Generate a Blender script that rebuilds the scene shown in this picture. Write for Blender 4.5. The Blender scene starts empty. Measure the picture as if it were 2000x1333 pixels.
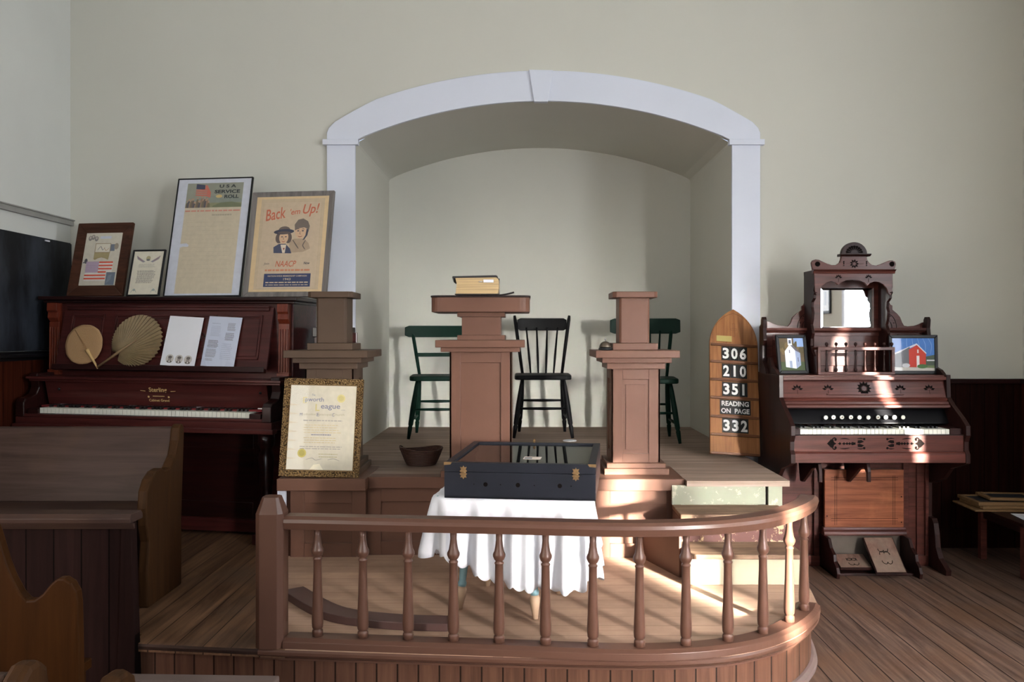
import bpy, bmesh, math, random
from mathutils import Matrix, Vector, Euler
random.seed(7)
SC = bpy.context.scene
COL = SC.collection
PI = math.pi
R = math.radians
F, VX, VY, EYE = 1650.0, 1024.0, 655.0, 1.33      # focal length in px, vanishing point, eye height

def X(px, d): return (px - VX) * d / F
def Z(py, d): return EYE - (py - VY) * d / F

# ------------------------------------------------------------------ camera, light, exposure
cam = bpy.data.objects.new('camera', bpy.data.cameras.new('camera'))
COL.objects.link(cam)
cam.data.sensor_width = 36.0
cam.data.lens = F / 2000.0 * 36.0
cam.data.clip_start = 0.05
cam.location = (0, 0, EYE)
cam.rotation_euler = (R(90), 0, 0)
cam.data.shift_x = -(VX - 1000) / 2000.0
cam.data.shift_y = -(666.5 - VY) / 2000.0
SC.camera = cam
SC.view_settings.view_transform = 'Standard'
SC.view_settings.look = 'None'
SC.view_settings.gamma = 1.0
SC.view_settings.use_curve_mapping = False
SC.view_settings.exposure = 0.1

world = bpy.data.worlds.new('sky')
SC.world = world
world.use_nodes = True
bg = world.node_tree.nodes['Background']
bg.inputs[0].default_value = (0.62, 0.75, 1.0, 1)
bg.inputs[1].default_value = 1.5

SUN_DIR = Vector((-0.427, 0.904, -math.tan(R(10.0)))).normalized()
sun = bpy.data.objects.new('sun', bpy.data.lights.new('sun', 'SUN'))
COL.objects.link(sun)
sun.data.energy = 120.0
sun.data.angle = R(1.3)
sun.data.color = (1.0, 0.93, 0.82)
sun.rotation_euler = SUN_DIR.to_track_quat('-Z', 'Y').to_euler()
sun.location = (6, -6, 3)

def window_light(name, x, y, z, w, h, power, color, ry):
    l = bpy.data.lights.new(name, 'AREA')
    l.shape = 'RECTANGLE'; l.size = h; l.size_y = w; l.energy = power; l.color = color
    o = bpy.data.objects.new(name, l); COL.objects.link(o)
    o.location = (x, y, z); o.rotation_euler = (0, ry, 0)
    return o
# daylight entering through the five windows, plus one added beam lamp
def aim(o, target):
    o.rotation_euler = (Vector(target) - o.location).to_track_quat('-Z', 'Y').to_euler()
WR = [(1.75, 2.65), (-1.85, -0.85)]                # y ranges, right wall
WL = [(0.75, 1.65), (-2.25, -1.35)]                # y ranges, left wall
WZ = (0.95, 2.85)
DAY = (0.93, 0.96, 1.0)
window_light('daylight_right_front', 3.10, 2.2, 1.9, 0.86, 1.86, 85, DAY, R(90))
window_light('daylight_right_rear', 3.10, -1.35, 1.9, 0.96, 1.86, 135, DAY, R(90))
gap = window_light('added_right_beam', 3.08, -1.32, 1.38, 0.24, 0.75, 32, (1.0, 0.95, 0.9), R(90))  # added aimed lamp, strengthens the beam and baluster shadows on the platform
gap.data.size = 0.24; gap.data.size_y = 0.75; gap.data.spread = R(38)
aim(gap, (0.95, 3.6, 0.25))
window_light('daylight_left_front', -2.82, 1.2, 1.9, 0.86, 1.86, 8, DAY, R(-90))
window_light('daylight_left_rear', -2.82, -1.8, 1.9, 0.86, 1.86, 26, DAY, R(-90))
rear = window_light('daylight_back', 0.3, -5.9, 2.1, 1.6, 1.9, 34, DAY, 0)
rear.rotation_euler = (R(90), 0, 0)
rear.data.size = 1.9; rear.data.size_y = 1.6

# ------------------------------------------------------------------ helpers
def C(r, g=None, b=None):
    if g is None: r, g, b = r
    f = lambda c: ((c / 255 + 0.055) / 1.055) ** 2.4 if c > 10 else c / 255 / 12.92
    return (f(r), f(g), f(b), 1.0)

def sc(c, k): return (min(1, c[0] * k), min(1, c[1] * k), min(1, c[2] * k), 1)

def tag(o, label=None, cat=None, group=None, kind=None):
    if label: o['label'] = label
    if cat: o['category'] = cat
    if group: o['group'] = group
    if kind: o['kind'] = kind
    return o

def thing(name, label, cat, loc=(0, 0, 0), rot=(0, 0, 0), group=None):
    o = bpy.data.objects.new(name, None)
    COL.objects.link(o)
    o.empty_display_size = 0.1
    o.location = loc
    o.rotation_euler = rot
    return tag(o, label, cat, group)

def mbasis(o):
    m = Matrix.LocRotScale(Vector(o.location), Euler(o.rotation_euler), Vector((1, 1, 1)))
    return mbasis(o.parent) @ m if o.parent else m

class MB:
    def __init__(s): s.v = []; s.f = []; s.sm = []; s.mi = []
    def add(s, vs, fs, smooth=False, mi=0, M=None):
        n = len(s.v)
        s.v += [tuple(M @ Vector(v)) if M else tuple(v) for v in vs]
        for f in fs:
            s.f.append([i + n for i in f]); s.sm.append(smooth); s.mi.append(mi)
        return s
    def box(s, x0, x1, y0, y1, z0, z1, mi=0, M=None):
        vs = [(x, y, z) for x in (x0, x1) for y in (y0, y1) for z in (z0, z1)]
        return s.add(vs, [(0, 1, 3, 2), (4, 6, 7, 5), (0, 4, 5, 1), (2, 3, 7, 6), (0, 2, 6, 4), (1, 5, 7, 3)], False, mi, M)
    def obox(s, c, size, rot=(0, 0, 0), mi=0):
        M = Matrix.Translation(c) @ Euler(rot).to_matrix().to_4x4()
        a, b, d = size[0] / 2, size[1] / 2, size[2] / 2
        return s.box(-a, a, -b, b, -d, d, mi, M)
    def prism(s, poly, plane, a, b, mi=0, M=None):
        n = len(poly)
        def p(u, v, w): return {'XZ': (u, w, v), 'YZ': (w, u, v), 'XY': (u, v, w)}[plane]
        vs = [p(u, v, a) for u, v in poly] + [p(u, v, b) for u, v in poly]
        fs = [list(range(n)), list(range(2 * n - 1, n - 1, -1))]
        fs += [(i, (i + 1) % n, n + (i + 1) % n, n + i) for i in range(n)]
        return s.add(vs, fs, False, mi, M)
    def lathe(s, prof, c=(0, 0, 0), n=20, mi=0, M=None, smooth=True):
        vs, fs = [], []
        for r, z in prof:
            for k in range(n):
                a = 2 * PI * k / n
                vs.append((c[0] + r * math.cos(a), c[1] + r * math.sin(a), c[2] + z))
        for i in range(len(prof) - 1):
            for k in range(n):
                fs.append((i * n + k, i * n + (k + 1) % n, (i + 1) * n + (k + 1) % n, (i + 1) * n + k))
        s.add(vs, fs, smooth, mi, M)
        b = len(s.v) - len(vs)
        for i in (0, len(prof) - 1):
            s.f.append([b + i * n + k for k in range(n)]); s.sm.append(False); s.mi.append(mi)
        return s
    def tube(s, pts, rad, n=10, mi=0, M=None, squash=1.0):
        pts = [Vector(p) for p in pts]
        if not hasattr(rad, '__len__'): rad = [rad] * len(pts)
        vs, fs = [], []
        up = None
        for i, p in enumerate(pts):
            t = (pts[min(i + 1, len(pts) - 1)] - pts[max(i - 1, 0)]).normalized()
            if up is None:
                up = Vector((0, 0, 1)) if abs(t.z) < 0.9 else Vector((0, 1, 0))
            u = (up - t * up.dot(t)).normalized(); w = t.cross(u); up = u
            for k in range(n):
                a = 2 * PI * k / n
                vs.append(p + (u * math.cos(a) + w * math.sin(a) * squash) * rad[i])
        for i in range(len(pts) - 1):
            for k in range(n):
                fs.append((i * n + k, i * n + (k + 1) % n, (i + 1) * n + (k + 1) % n, (i + 1) * n + k))
        s.add(vs, fs, True, mi, M)
        b = len(s.v) - len(vs)
        for i in (0, len(pts) - 1):
            s.f.append([b + i * n + k for k in range(n)]); s.sm.append(False); s.mi.append(mi)
        return s
    def sweep(s, path, prof, mi=0, M=None, closed=True, smooth=False):
        # path: (x, y, z) points, prof: (lateral to the right, up) points
        path = [Vector(p) for p in path]; n = len(prof); vs, fs = [], []
        for i, p in enumerate(path):
            t = path[min(i + 1, len(path) - 1)] - path[max(i - 1, 0)]
            t.z = 0; t.normalize()
            lat = Vector((t.y, -t.x, 0))
            for u, v in prof: vs.append(p + lat * u + Vector((0, 0, v)))
        m = n if closed else n - 1
        for i in range(len(path) - 1):
            for k in range(m):
                fs.append((i * n + k, i * n + (k + 1) % n, (i + 1) * n + (k + 1) % n, (i + 1) * n + k))
        if closed:
            fs.append(list(range(n))); fs.append([(len(path) - 1) * n + k for k in range(n)][::-1])
        return s.add(vs, fs, smooth, mi, M)
    def grid(s, fn, nu, nv, mi=0, smooth=True, wrap=False):
        vs = [fn(i / (nu - (0 if wrap else 1)), j / (nv - 1)) for j in range(nv) for i in range(nu)]
        fs = []
        for j in range(nv - 1):
            for i in range(nu if wrap else nu - 1):
                k = (i + 1) % nu
                fs.append((j * nu + i, j * nu + k, (j + 1) * nu + k, (j + 1) * nu + i))
        return s.add(vs, fs, smooth, mi)
    def build(s, name, mats, parent=None, world=False, bevel=0, kind=None, label=None, flip=True):
        me = bpy.data.meshes.new(name)
        vs = s.v
        if world and parent:
            Mi = mbasis(parent).inverted()
            vs = [tuple(Mi @ Vector(v)) for v in vs]
        me.from_pydata(vs, [], s.f)
        if not isinstance(mats, (list, tuple)): mats = [mats]
        for m in mats: me.materials.append(m)
        me.polygons.foreach_set('use_smooth', s.sm)
        me.polygons.foreach_set('material_index', s.mi)
        if flip:
            b = bmesh.new(); b.from_mesh(me)
            bmesh.ops.recalc_face_normals(b, faces=b.faces[:])
            b.to_mesh(me); b.free()
        me.update()
        o = bpy.data.objects.new(name, me)
        COL.objects.link(o)
        if parent: o.parent = parent
        if bevel:
            md = o.modifiers.new('edge', 'BEVEL'); md.width = bevel; md.segments = 2
            md.limit_method = 'ANGLE'; md.angle_limit = R(40); md.harden_normals = False
        if kind: o['kind'] = kind
        if label: o['label'] = label
        return o

def copy_obj(o, parent=None, name=None):
    c = o.copy(); COL.objects.link(c); c.parent = parent
    return c

def copy_tree(o, parent=None):
    c = copy_obj(o, parent)
    for ch in [x for x in bpy.data.objects if x.parent == o]: copy_tree(ch, c)
    return c

def catmull(pts, n=8):
    out = []
    P = [Vector(p) for p in pts]
    for i in range(len(P) - 1):
        a, b, c, d = P[max(i - 1, 0)], P[i], P[i + 1], P[min(i + 2, len(P) - 1)]
        for k in range(n):
            t = k / n
            out.append(0.5 * ((2 * b) + (c - a) * t + (2 * a - 5 * b + 4 * c - d) * t * t + (3 * b - a - 3 * c + d) * t ** 3))
    out.append(P[-1])
    return out

def text_geo(txt, w=None, h=None, bold=0.0, shear=0.0, sx=1.0):
    """outline letters as flat faces in (u, v), centred on the origin and fitted to w x h"""
    cu = bpy.data.curves.new('lettering', 'FONT')
    cu.body = txt; cu.size = 1; cu.offset = bold; cu.shear = shear; cu.resolution_u = 3
    o = bpy.data.objects.new('lettering', cu)
    me = bpy.data.meshes.new_from_object(o)
    vs = [(v.co.x, v.co.y) for v in me.vertices]; fs = [list(p.vertices) for p in me.polygons]
    bpy.data.objects.remove(o); bpy.data.curves.remove(cu); bpy.data.meshes.remove(me)
    if not vs: return [], []
    x0, x1 = min(v[0] for v in vs), max(v[0] for v in vs); y0, y1 = min(v[1] for v in vs), max(v[1] for v in vs)
    kx = w / (x1 - x0) if w else None; ky = h / (y1 - y0) if h else None
    if kx is None: kx = ky * sx
    if ky is None: ky = kx
    return [((x - (x0 + x1) / 2) * kx, (y - (y0 + y1) / 2) * ky) for x, y in vs], fs

# ------------------------------------------------------------------ materials
class NT:
    def __init__(s, name):
        s.m = bpy.data.materials.new(name); s.m.use_nodes = True
        s.t = s.m.node_tree; s.b = s.t.nodes['Principled BSDF']; s.out = s.t.nodes['Material Output']
    def n(s, kind, **kw):
        nd = s.t.nodes.new(kind)
        for k, v in kw.items():
            if k.startswith('i_'): nd.inputs[int(k[2:])].default_value = v
            else: setattr(nd, k, v)
        return nd
    def l(s, a, b): s.t.links.new(a, b)
    def math(s, op, a, b=None):
        nd = s.n('ShaderNodeMath', operation=op)
        for i, v in enumerate((a, b)):
            if v is None: continue
            if hasattr(v, 'links'): s.l(v, nd.inputs[i])
            else: nd.inputs[i].default_value = v
        return nd.outputs[0]
    def mix(s, fac, a, b, mode='MIX'):
        nd = s.n('ShaderNodeMix', data_type='RGBA', blend_type=mode)
        for sock, v in ((nd.inputs[0], fac), (nd.inputs[6], a), (nd.inputs[7], b)):
            if hasattr(v, 'links'): s.l(v, sock)
            else: sock.default_value = v
        return nd.outputs[2]
    def ramp(s, fac, stops):
        nd = s.n('ShaderNodeValToRGB'); e = nd.color_ramp.elements
        while len(e) < len(stops): e.new(0.5)
        for k, (p, c) in enumerate(stops): e[k].position = p; e[k].color = c
        s.l(fac, nd.inputs[0]); return nd.outputs[0]
    def coords(s, scale=(1, 1, 1), rot=(0, 0, 0)):
        tc = s.n('ShaderNodeTexCoord'); mp = s.n('ShaderNodeMapping')
        mp.inputs['Scale'].default_value = scale; mp.inputs['Rotation'].default_value = rot
        s.l(tc.outputs['Object'], mp.inputs[0]); return mp.outputs[0]
    def noise(s, co, scale, detail=5, rough=0.55, dist=0):
        nd = s.n('ShaderNodeTexNoise'); s.l(co, nd.inputs['Vector'])
        nd.inputs['Scale'].default_value = scale; nd.inputs['Detail'].default_value = detail
        nd.inputs['Roughness'].default_value = rough; nd.inputs['Distortion'].default_value = dist
        return nd.outputs[0]
    def bump(s, h, strength, dist=0.01):
        nd = s.n('ShaderNodeBump'); nd.inputs['Strength'].default_value = strength
        nd.inputs['Distance'].default_value = dist
        s.l(h, nd.inputs['Height']); s.l(nd.outputs[0], s.b.inputs['Normal'])

BW = (0, 0, 0, 1), (1, 1, 1, 1)

def mat(name, col, rough=0.5, metal=0.0, var=0.1, vs=6, bump=0.0, bs=80, coat=0, chips=None, chip_t=0.72, stretch=(1, 1, 1), spec=0.5):
    s = NT(name)
    co = s.coords(stretch)
    n1 = s.noise(co, vs)
    c = s.ramp(n1, [(0.3, sc(col, 1 - var)), (0.7, sc(col, 1 + var))])
    if chips:
        n2 = s.noise(s.coords(), 26, 8, 0.7)
        f = s.ramp(n2, [(chip_t, BW[0]), (chip_t + 0.015, BW[1])])
        c = s.mix(f, c, chips)
    s.l(c, s.b.inputs['Base Color'])
    s.b.inputs['Roughness'].default_value = rough
    s.b.inputs['Metallic'].default_value = metal
    s.b.inputs['Coat Weight'].default_value = coat
    s.b.inputs['Coat Roughness'].default_value = 0.12
    s.b.inputs['Specular IOR Level'].default_value = spec
    if bump: s.bump(s.noise(s.coords(), bs), bump, 0.004)
    return s.m

def wood(name, dark, light, axis='X', rough=0.5, board=None, coat=0, bump=0.25, scale=1.0, spec=0.16, worn=None, wear=0.6, seam=0.012, boardvar=0.25, seamk=0.25):
    s = NT(name)
    k = {'X': (0.7, 12, 12), 'Y': (12, 0.7, 12), 'Z': (12, 12, 0.7)}[axis]
    co = s.coords(tuple(v * scale for v in k))
    g = s.noise(co, 2.6, 8, 0.62, 0.6)
    c = s.ramp(g, [(0.28, dark), (0.5, tuple((a + b) / 2 for a, b in zip(dark, light))), (0.72, light)])
    if worn:
        w = s.noise(s.coords((1, 1, 1)), 3.1, 6, 0.6)
        w2 = s.ramp(w, [(wear - 0.12, BW[0]), (wear + 0.12, BW[1])])
        c = s.mix(s.math('MULTIPLY', w2, 0.75), c, worn)
    h = g
    if board:
        bx, bw = board
        tc = s.n('ShaderNodeTexCoord'); sp = s.n('ShaderNodeSeparateXYZ'); s.l(tc.outputs['Object'], sp.inputs[0])
        v = s.math('DIVIDE', sp.outputs['XYZ'.index(bx)], bw)
        fl = s.math('FLOOR', v); fr = s.math('FRACT', v)
        wn = s.n('ShaderNodeTexWhiteNoise', noise_dimensions='1D'); s.l(fl, wn.inputs['W'])
        tint = s.math('ADD', s.math('MULTIPLY', wn.outputs[0], boardvar), 1 - boardvar / 2)
        cc = s.n('ShaderNodeCombineXYZ')
        for i in range(3): s.l(tint, cc.inputs[i])
        c = s.mix(1.0, c, cc.outputs[0], 'MULTIPLY')
        sm = s.math('LESS_THAN', s.math('ABSOLUTE', s.math('SUBTRACT', fr, 0.5)), 0.5 - seam / bw / 2 * 1.0)
        c = s.mix(sm, sc(dark, seamk), c)
        h = s.math('ADD', s.math('MULTIPLY', g, 0.3), s.math('MULTIPLY', sm, 1.0))
    s.l(c, s.b.inputs['Base Color'])
    s.b.inputs['Roughness'].default_value = rough
    s.b.inputs['Coat Weight'].default_value = coat
    s.b.inputs['Coat Roughness'].default_value = 0.15
    s.b.inputs['Specular IOR Level'].default_value = spec
    if bump: s.bump(h, bump, 0.004)
    return s.m

def glass_mat(name, tint=(1, 1, 1, 1), ior=1.5, extra=0.0):
    s = NT(name)
    s.t.nodes.remove(s.b)
    tr = s.n('ShaderNodeBsdfTransparent'); tr.inputs[0].default_value = tint
    gl = s.n('ShaderNodeBsdfGlossy'); gl.inputs['Roughness'].default_value = 0.03
    ge = s.n('ShaderNodeNewGeometry'); vm = s.n('ShaderNodeVectorMath', operation='DOT_PRODUCT')
    s.l(ge.outputs['Incoming'], vm.inputs[0]); s.l(ge.outputs['Normal'], vm.inputs[1])
    f0 = ((ior - 1) / (ior + 1)) ** 2
    sch = s.math('POWER', s.math('SUBTRACT', 1.0, s.math('ABSOLUTE', vm.outputs['Value'])), 5.0)
    fres = s.math('ADD', s.math('MULTIPLY', sch, 1 - f0), f0)
    mx = s.n('ShaderNodeMixShader')
    s.l(s.math('ADD', fres, extra), mx.inputs[0]); s.l(tr.outputs[0], mx.inputs[1]); s.l(gl.outputs[0], mx.inputs[2])
    s.l(mx.outputs[0], s.out.inputs[0])
    return s.m

_pm = {}
def pm(r, g, b):
    k = (r, g, b)
    if k not in _pm:
        _pm[k] = mat('print_ink_%d_%d_%d' % k, C(r, g, b), 0.7, var=0.06, vs=30)
    return _pm[k]

M_wall = mat('cream_plaster', C(206, 205, 195), 0.85, var=0.02, vs=1.3, bump=0.08, bs=60)
M_wall_l = mat('white_board_wall', C(214, 216, 212), 0.7, var=0.03, vs=2.0)
M_ceil = mat('ceiling_white', C(205, 206, 200), 0.9, var=0.02)
M_trim = mat('white_trim_paint', C(218, 223, 236), 0.5, var=0.02, vs=3)
M_floor = wood('old_floor_boards', C(62, 46, 39), C(126, 102, 89), 'Y', 0.42, ('X', 0.118), bump=0.3, worn=C(104, 76, 58), wear=0.56, seam=0.006)
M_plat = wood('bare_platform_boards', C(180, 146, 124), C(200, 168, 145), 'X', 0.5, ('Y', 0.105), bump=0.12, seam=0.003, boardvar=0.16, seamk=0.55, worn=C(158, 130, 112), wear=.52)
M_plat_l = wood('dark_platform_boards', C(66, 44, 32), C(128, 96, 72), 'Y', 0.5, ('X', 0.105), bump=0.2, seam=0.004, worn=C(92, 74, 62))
M_stage = wood('stage_boards', C(132, 112, 98), C(182, 160, 146), 'X', 0.6, ('Y', 0.115), bump=0.2, seam=0.006)
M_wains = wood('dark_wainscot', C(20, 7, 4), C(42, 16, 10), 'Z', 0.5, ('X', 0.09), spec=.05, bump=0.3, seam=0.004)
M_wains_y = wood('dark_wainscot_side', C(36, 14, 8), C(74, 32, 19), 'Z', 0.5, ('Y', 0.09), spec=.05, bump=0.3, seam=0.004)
M_brown = mat('brown_paint', C(104, 74, 61), 0.42, var=0.07, vs=4, chips=C(190, 170, 150), chip_t=0.79, bump=0.06, bs=50, spec=.2)
M_brown_rail = mat('brown_rail_paint', C(88, 61, 50), 0.33, var=0.07, vs=4, chips=C(190, 170, 150), chip_t=0.80, bump=0.04, spec=.3)
M_olive = mat('olive_brown_paint', C(84, 67, 54), 0.5, var=0.09, vs=5, chips=C(200, 190, 170), chip_t=0.78, spec=.2)
M_bead = wood('brown_beadboard', C(74, 50, 40), C(106, 75, 60), 'Z', 0.4, ('X', 0.075), bump=0.4, seam=0.006, boardvar=0.1)
M_pew = wood('brown_pew_paint', C(50, 37, 33), C(74, 57, 51), 'X', 0.42, spec=.1, bump=0.1, worn=C(76, 57, 44))
M_pew_end = wood('pew_end_varnish', C(44, 28, 16), C(66, 43, 25), 'Z', 0.5, spec=.06, bump=0.1)
M_pew_or = wood('orange_pew_varnish', C(42, 22, 7), C(60, 34, 13), 'Z', 0.5, spec=.06, bump=0.08)
M_pew_dk = wood('dark_pew_panel', C(26, 16, 15), C(40, 25, 23), 'Z', 0.6, ('X', 0.1), spec=.04, bump=0.4, seam=0.005, boardvar=0.1)
M_maho = wood('piano_mahogany', C(50, 22, 21), C(84, 40, 37), 'X', 0.3, coat=0.35, bump=0.03)
M_maho_dk = wood('piano_mahogany_dark', C(24, 10, 10), C(44, 18, 16), 'X', 0.3, coat=0.5, bump=0.03)
M_maho_or = wood('piano_carved_trim', C(84, 34, 22), C(124, 55, 36), 'Z', 0.35, coat=0.3, bump=0.05)
M_org = wood('organ_walnut', C(54, 26, 22), C(98, 54, 46), 'X', 0.36, coat=0.12, bump=0.06)
M_org_dk = wood('organ_walnut_dark', C(26, 13, 12), C(48, 24, 20), 'Z', 0.42, coat=0.05, bump=0.06)
M_org_pan = wood('organ_loose_panel', C(98, 50, 32), C(150, 90, 62), 'X', 0.35, coat=0.3, worn=C(176, 116, 76), wear=0.66)
M_black = mat('black_lacquer', C(13, 13, 16), 0.4, var=0.2, spec=0.3)
M_carve = mat('recess_shade_and_dark_detail', C(14, 9, 8), 0.95, var=0.1, spec=0.1)  # near-black paints the shade of cut carving; also colours twig and pedal pattern
M_ivory = mat('ivory_keys', C(226, 226, 214), 0.25, var=0.03)
M_ebony = mat('ebony_keys', C(20, 20, 22), 0.3, var=0.1)
M_green = mat('green_chair_paint', C(8, 38, 29), 0.5, var=0.15, spec=0.15)
M_blackp = mat('black_chair_paint', C(11, 11, 13), 0.5, var=0.2, spec=0.15)
M_navy = mat('navy_case_paint', C(27, 29, 37), 0.42, var=0.18, vs=9, chips=C(150, 150, 150), chip_t=0.80, spec=.25)
M_brass = mat('aged_brass', C(150, 120, 84), 0.4, 0.8, var=0.2, vs=60)
M_gold_edge = mat('gilt_page_edges', C(186, 160, 118), 0.4, 0.45, var=0.35, vs=3, stretch=(1, 1, 90))
M_cloth = mat('white_cloth', C(236, 237, 244), 0.9, var=0.02, bump=0.15, bs=400)
M_iron = mat('dark_iron', C(26, 26, 28), 0.5, 0.5)
M_glass = glass_mat('picture_glass', ior=1.4)
M_glass_case = glass_mat('case_glass', (0.80, 0.84, 0.80, 1), ior=1.5, extra=0.03)
M_win_glass = glass_mat('window_glass', ior=1.3)
M_mirror = mat('mirror_silver', (0.92, 0.93, 0.93, 1), 0.02, 1.0, var=0.01)
M_paper = mat('white_paper', C(232, 234, 240), 0.6, var=0.02)
# ------------------------------------------------------------------ the room
WB, AB = 5.305, 6.615           # wall plane, alcove back
XL, XR, YR, ZC = -2.85, 3.13, -6.0, 4.3
AL, AR, ZS = -1.058, 1.299, 2.552
PLAT, STG = 0.21, 0.61

MB().box(XL - .2, XR + .2, YR - .2, AB + .2, -0.1, 0).build('floor', M_floor, kind='structure')
MB().box(XL - .2, XR + .2, YR - .2, AB + .2, ZC, ZC + .1).build('ceiling', M_ceil, kind='structure')

axc = (AL + AR) / 2; hw = (AR - AL) / 2; rise = 0.244
Rin = (hw * hw + rise * rise) / (2 * rise); zc = ZS + rise - Rin
def arc(x, r=Rin): return zc + math.sqrt(max(r * r - (x - axc) ** 2, 0))
NA = 40
xs = [AL + (AR - AL) * i / NA for i in range(NA + 1)]
m = MB()
m.box(XL - .12, AL, WB, WB + .03, 0, ZC); m.box(AR, XR + .12, WB, WB + .03, 0, ZC)
m.prism([(x, arc(x)) for x in xs] + [(AR, ZC), (AL, ZC)], 'XZ', WB, WB + .03)
m.build('wall_back', M_wall, kind='structure')
m = MB()
prof = [(AL, 0), (AL, ZS - .02), (AL + .004, ZS - .004)] + [(x, arc(x)) for x in xs[1:-1]] + [(AR - .004, ZS - .004), (AR, ZS - .02), (AR, 0)]
m.add([(x, WB + .029, z) for x, z in prof] + [(x, AB, z) for x, z in prof],
      [(i, i + 1, len(prof) + i + 1, len(prof) + i) for i in range(len(prof) - 1)], False)
for i in range(2, NA - 1): m.sm[i] = True
m.add([(x, AB, z) for x, z in prof], [list(range(len(prof)))])
o = m.build('wall_alcove', M_wall, kind='structure')

def side_wall(name, x0, x1, wins, material):
    m = MB(); ys = [YR]
    for a, b in sorted(wins): ys += [a, b]
    ys.append(WB + .12)
    for i in range(0, len(ys), 2): m.box(x0, x1, ys[i], ys[i + 1], 0, ZC)
    for a, b in wins:
        m.box(x0, x1, a, b, 0, WZ[0]); m.box(x0, x1, a, b, WZ[1], ZC)
    return m.build(name, material, kind='structure')
side_wall('wall_left', XL - .12, XL, WL, M_wall_l)
side_wall('wall_right', XR, XR + .12, WR, M_wall)
m = MB(); m.box(XL - .12, -.5, YR - .12, YR, 0, ZC); m.box(1.1, XR + .12, YR - .12, YR, 0, ZC)
m.box(-.5, 1.1, YR - .12, YR, 0, 1.15); m.box(-.5, 1.1, YR - .12, YR, 3.05, ZC)
m.build('wall_rear', M_wall, kind='structure')

def window(n, x, y0, y1, side, gap=None, gap_z=None):
    e = thing('window_%d' % n, None, None); e['kind'] = 'structure'
    s = side; xi = x - s * .02; z0, z1 = WZ
    m = MB()
    for a, b in ((y0 - .09, y0), (y1, y1 + .09)): m.box(min(xi, x), max(xi, x), a, b, z0 - .05, z1 + .1)
    m.box(min(xi, x), max(xi, x), y0 - .09, y1 + .09, z1, z1 + .1)
    m.box(min(x - s * .05, x), max(x - s * .05, x), y0 - .12, y1 + .12, z0 - .05, z0)
    m.build('window_casing', M_trim, e)
    m = MB(); a, b = sorted((x + s * .05, x + s * .09)); ym = (y0 + y1) / 2
    for yy in (y0, y1 - .04, ym - .012): m.box(a, b, yy, yy + (.04 if yy != ym - .012 else .024), z0, z1)
    for zz in (z0, z1 - .04, (z0 + z1) / 2 - .02): m.box(a, b, y0, y1, zz, zz + .04)
    m.build('sash', M_trim, e)
    xg = x + s * .07
    m = MB(); m.add([(xg, y0, z0), (xg, y1, z0), (xg, y1, z1), (xg, y0, z1)], [(0, 1, 2, 3)])
    m.build('window_pane', M_win_glass, e)
    xc = x + s * .02
    def added_curtain(a, b, zz0, zz1):  # unseen panels, added to block the sun except for narrow slits
        nn = max(6, int((b - a) * 60))
        MB().grid(lambda u, v: (xc + .012 * math.sin(u * nn * .9), a + (b - a) * u, zz0 + (zz1 - zz0) * v), nn, 2).build('added_curtain', M_curt, e, flip=False)
    if gap:
        added_curtain(y0, gap[0], z0, z1); added_curtain(gap[1], y1, z0, z1)
        if gap_z: added_curtain(gap[0] - .01, gap[1] + .01, gap_z, z1)
    else: added_curtain(y0, y1, z0, z1)
M_curt = mat('added_white_curtain', C(235, 235, 230), 0.9, var=0.02)
window(1, XR, WR[0][0], WR[0][1], 1, (2.18, 2.27), 2.0)
window(2, XR, WR[1][0], WR[1][1], 1, (-1.49, -1.15), 1.75)
window(3, XL, WL[0][0], WL[0][1], -1)
window(4, XL, WL[1][0], WL[1][1], -1)

# wainscot, caps, rails
m = MB(); WH = 1.057
m.box(XL, -1.26, WB - .018, WB, 0, WH - .02); m.box(1.48, XR, WB - .018, WB, 0, WH - .02)
w = m.build('trim_1', M_wains, kind='structure')
m = MB(); m.box(XL, -1.26, WB - .04, WB, WH - .03, WH); m.box(1.48, XR, WB - .04, WB, WH - .03, WH)
m.build('trim_2', M_maho_dk, kind='structure', bevel=.004)
m = MB(); m.box(XL, XL + .018, YR, WB, 0, 1.19)
m.build('trim_3', M_wains_y, kind='structure')
m = MB(); m.box(XR - .018, XR, YR, WB, 0, WH - .02)
m.build('trim_4', M_wains_y, kind='structure')
m = MB(); m.box(XR - .04, XR, YR, WB, WH - .03, WH)
m.build('trim_5', M_maho_dk, kind='structure')
m = MB(); m.box(XL, -1.3, WB - .03, WB - .018, 0, .12); m.box(1.35, XR, WB - .03, WB - .018, 0, .12)
m.build('baseboard_back', M_wains, kind='structure')
m = MB(); m.box(XL, XL + .022, -2, WB, 2.015, 2.045, 0); m.box(XL, XL + .03, -2, WB, 2.045, 2.053, 0)
m.build('trim_6', mat('grey_ledge', C(150, 150, 146), .6), kind='structure', bevel=.002)

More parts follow.
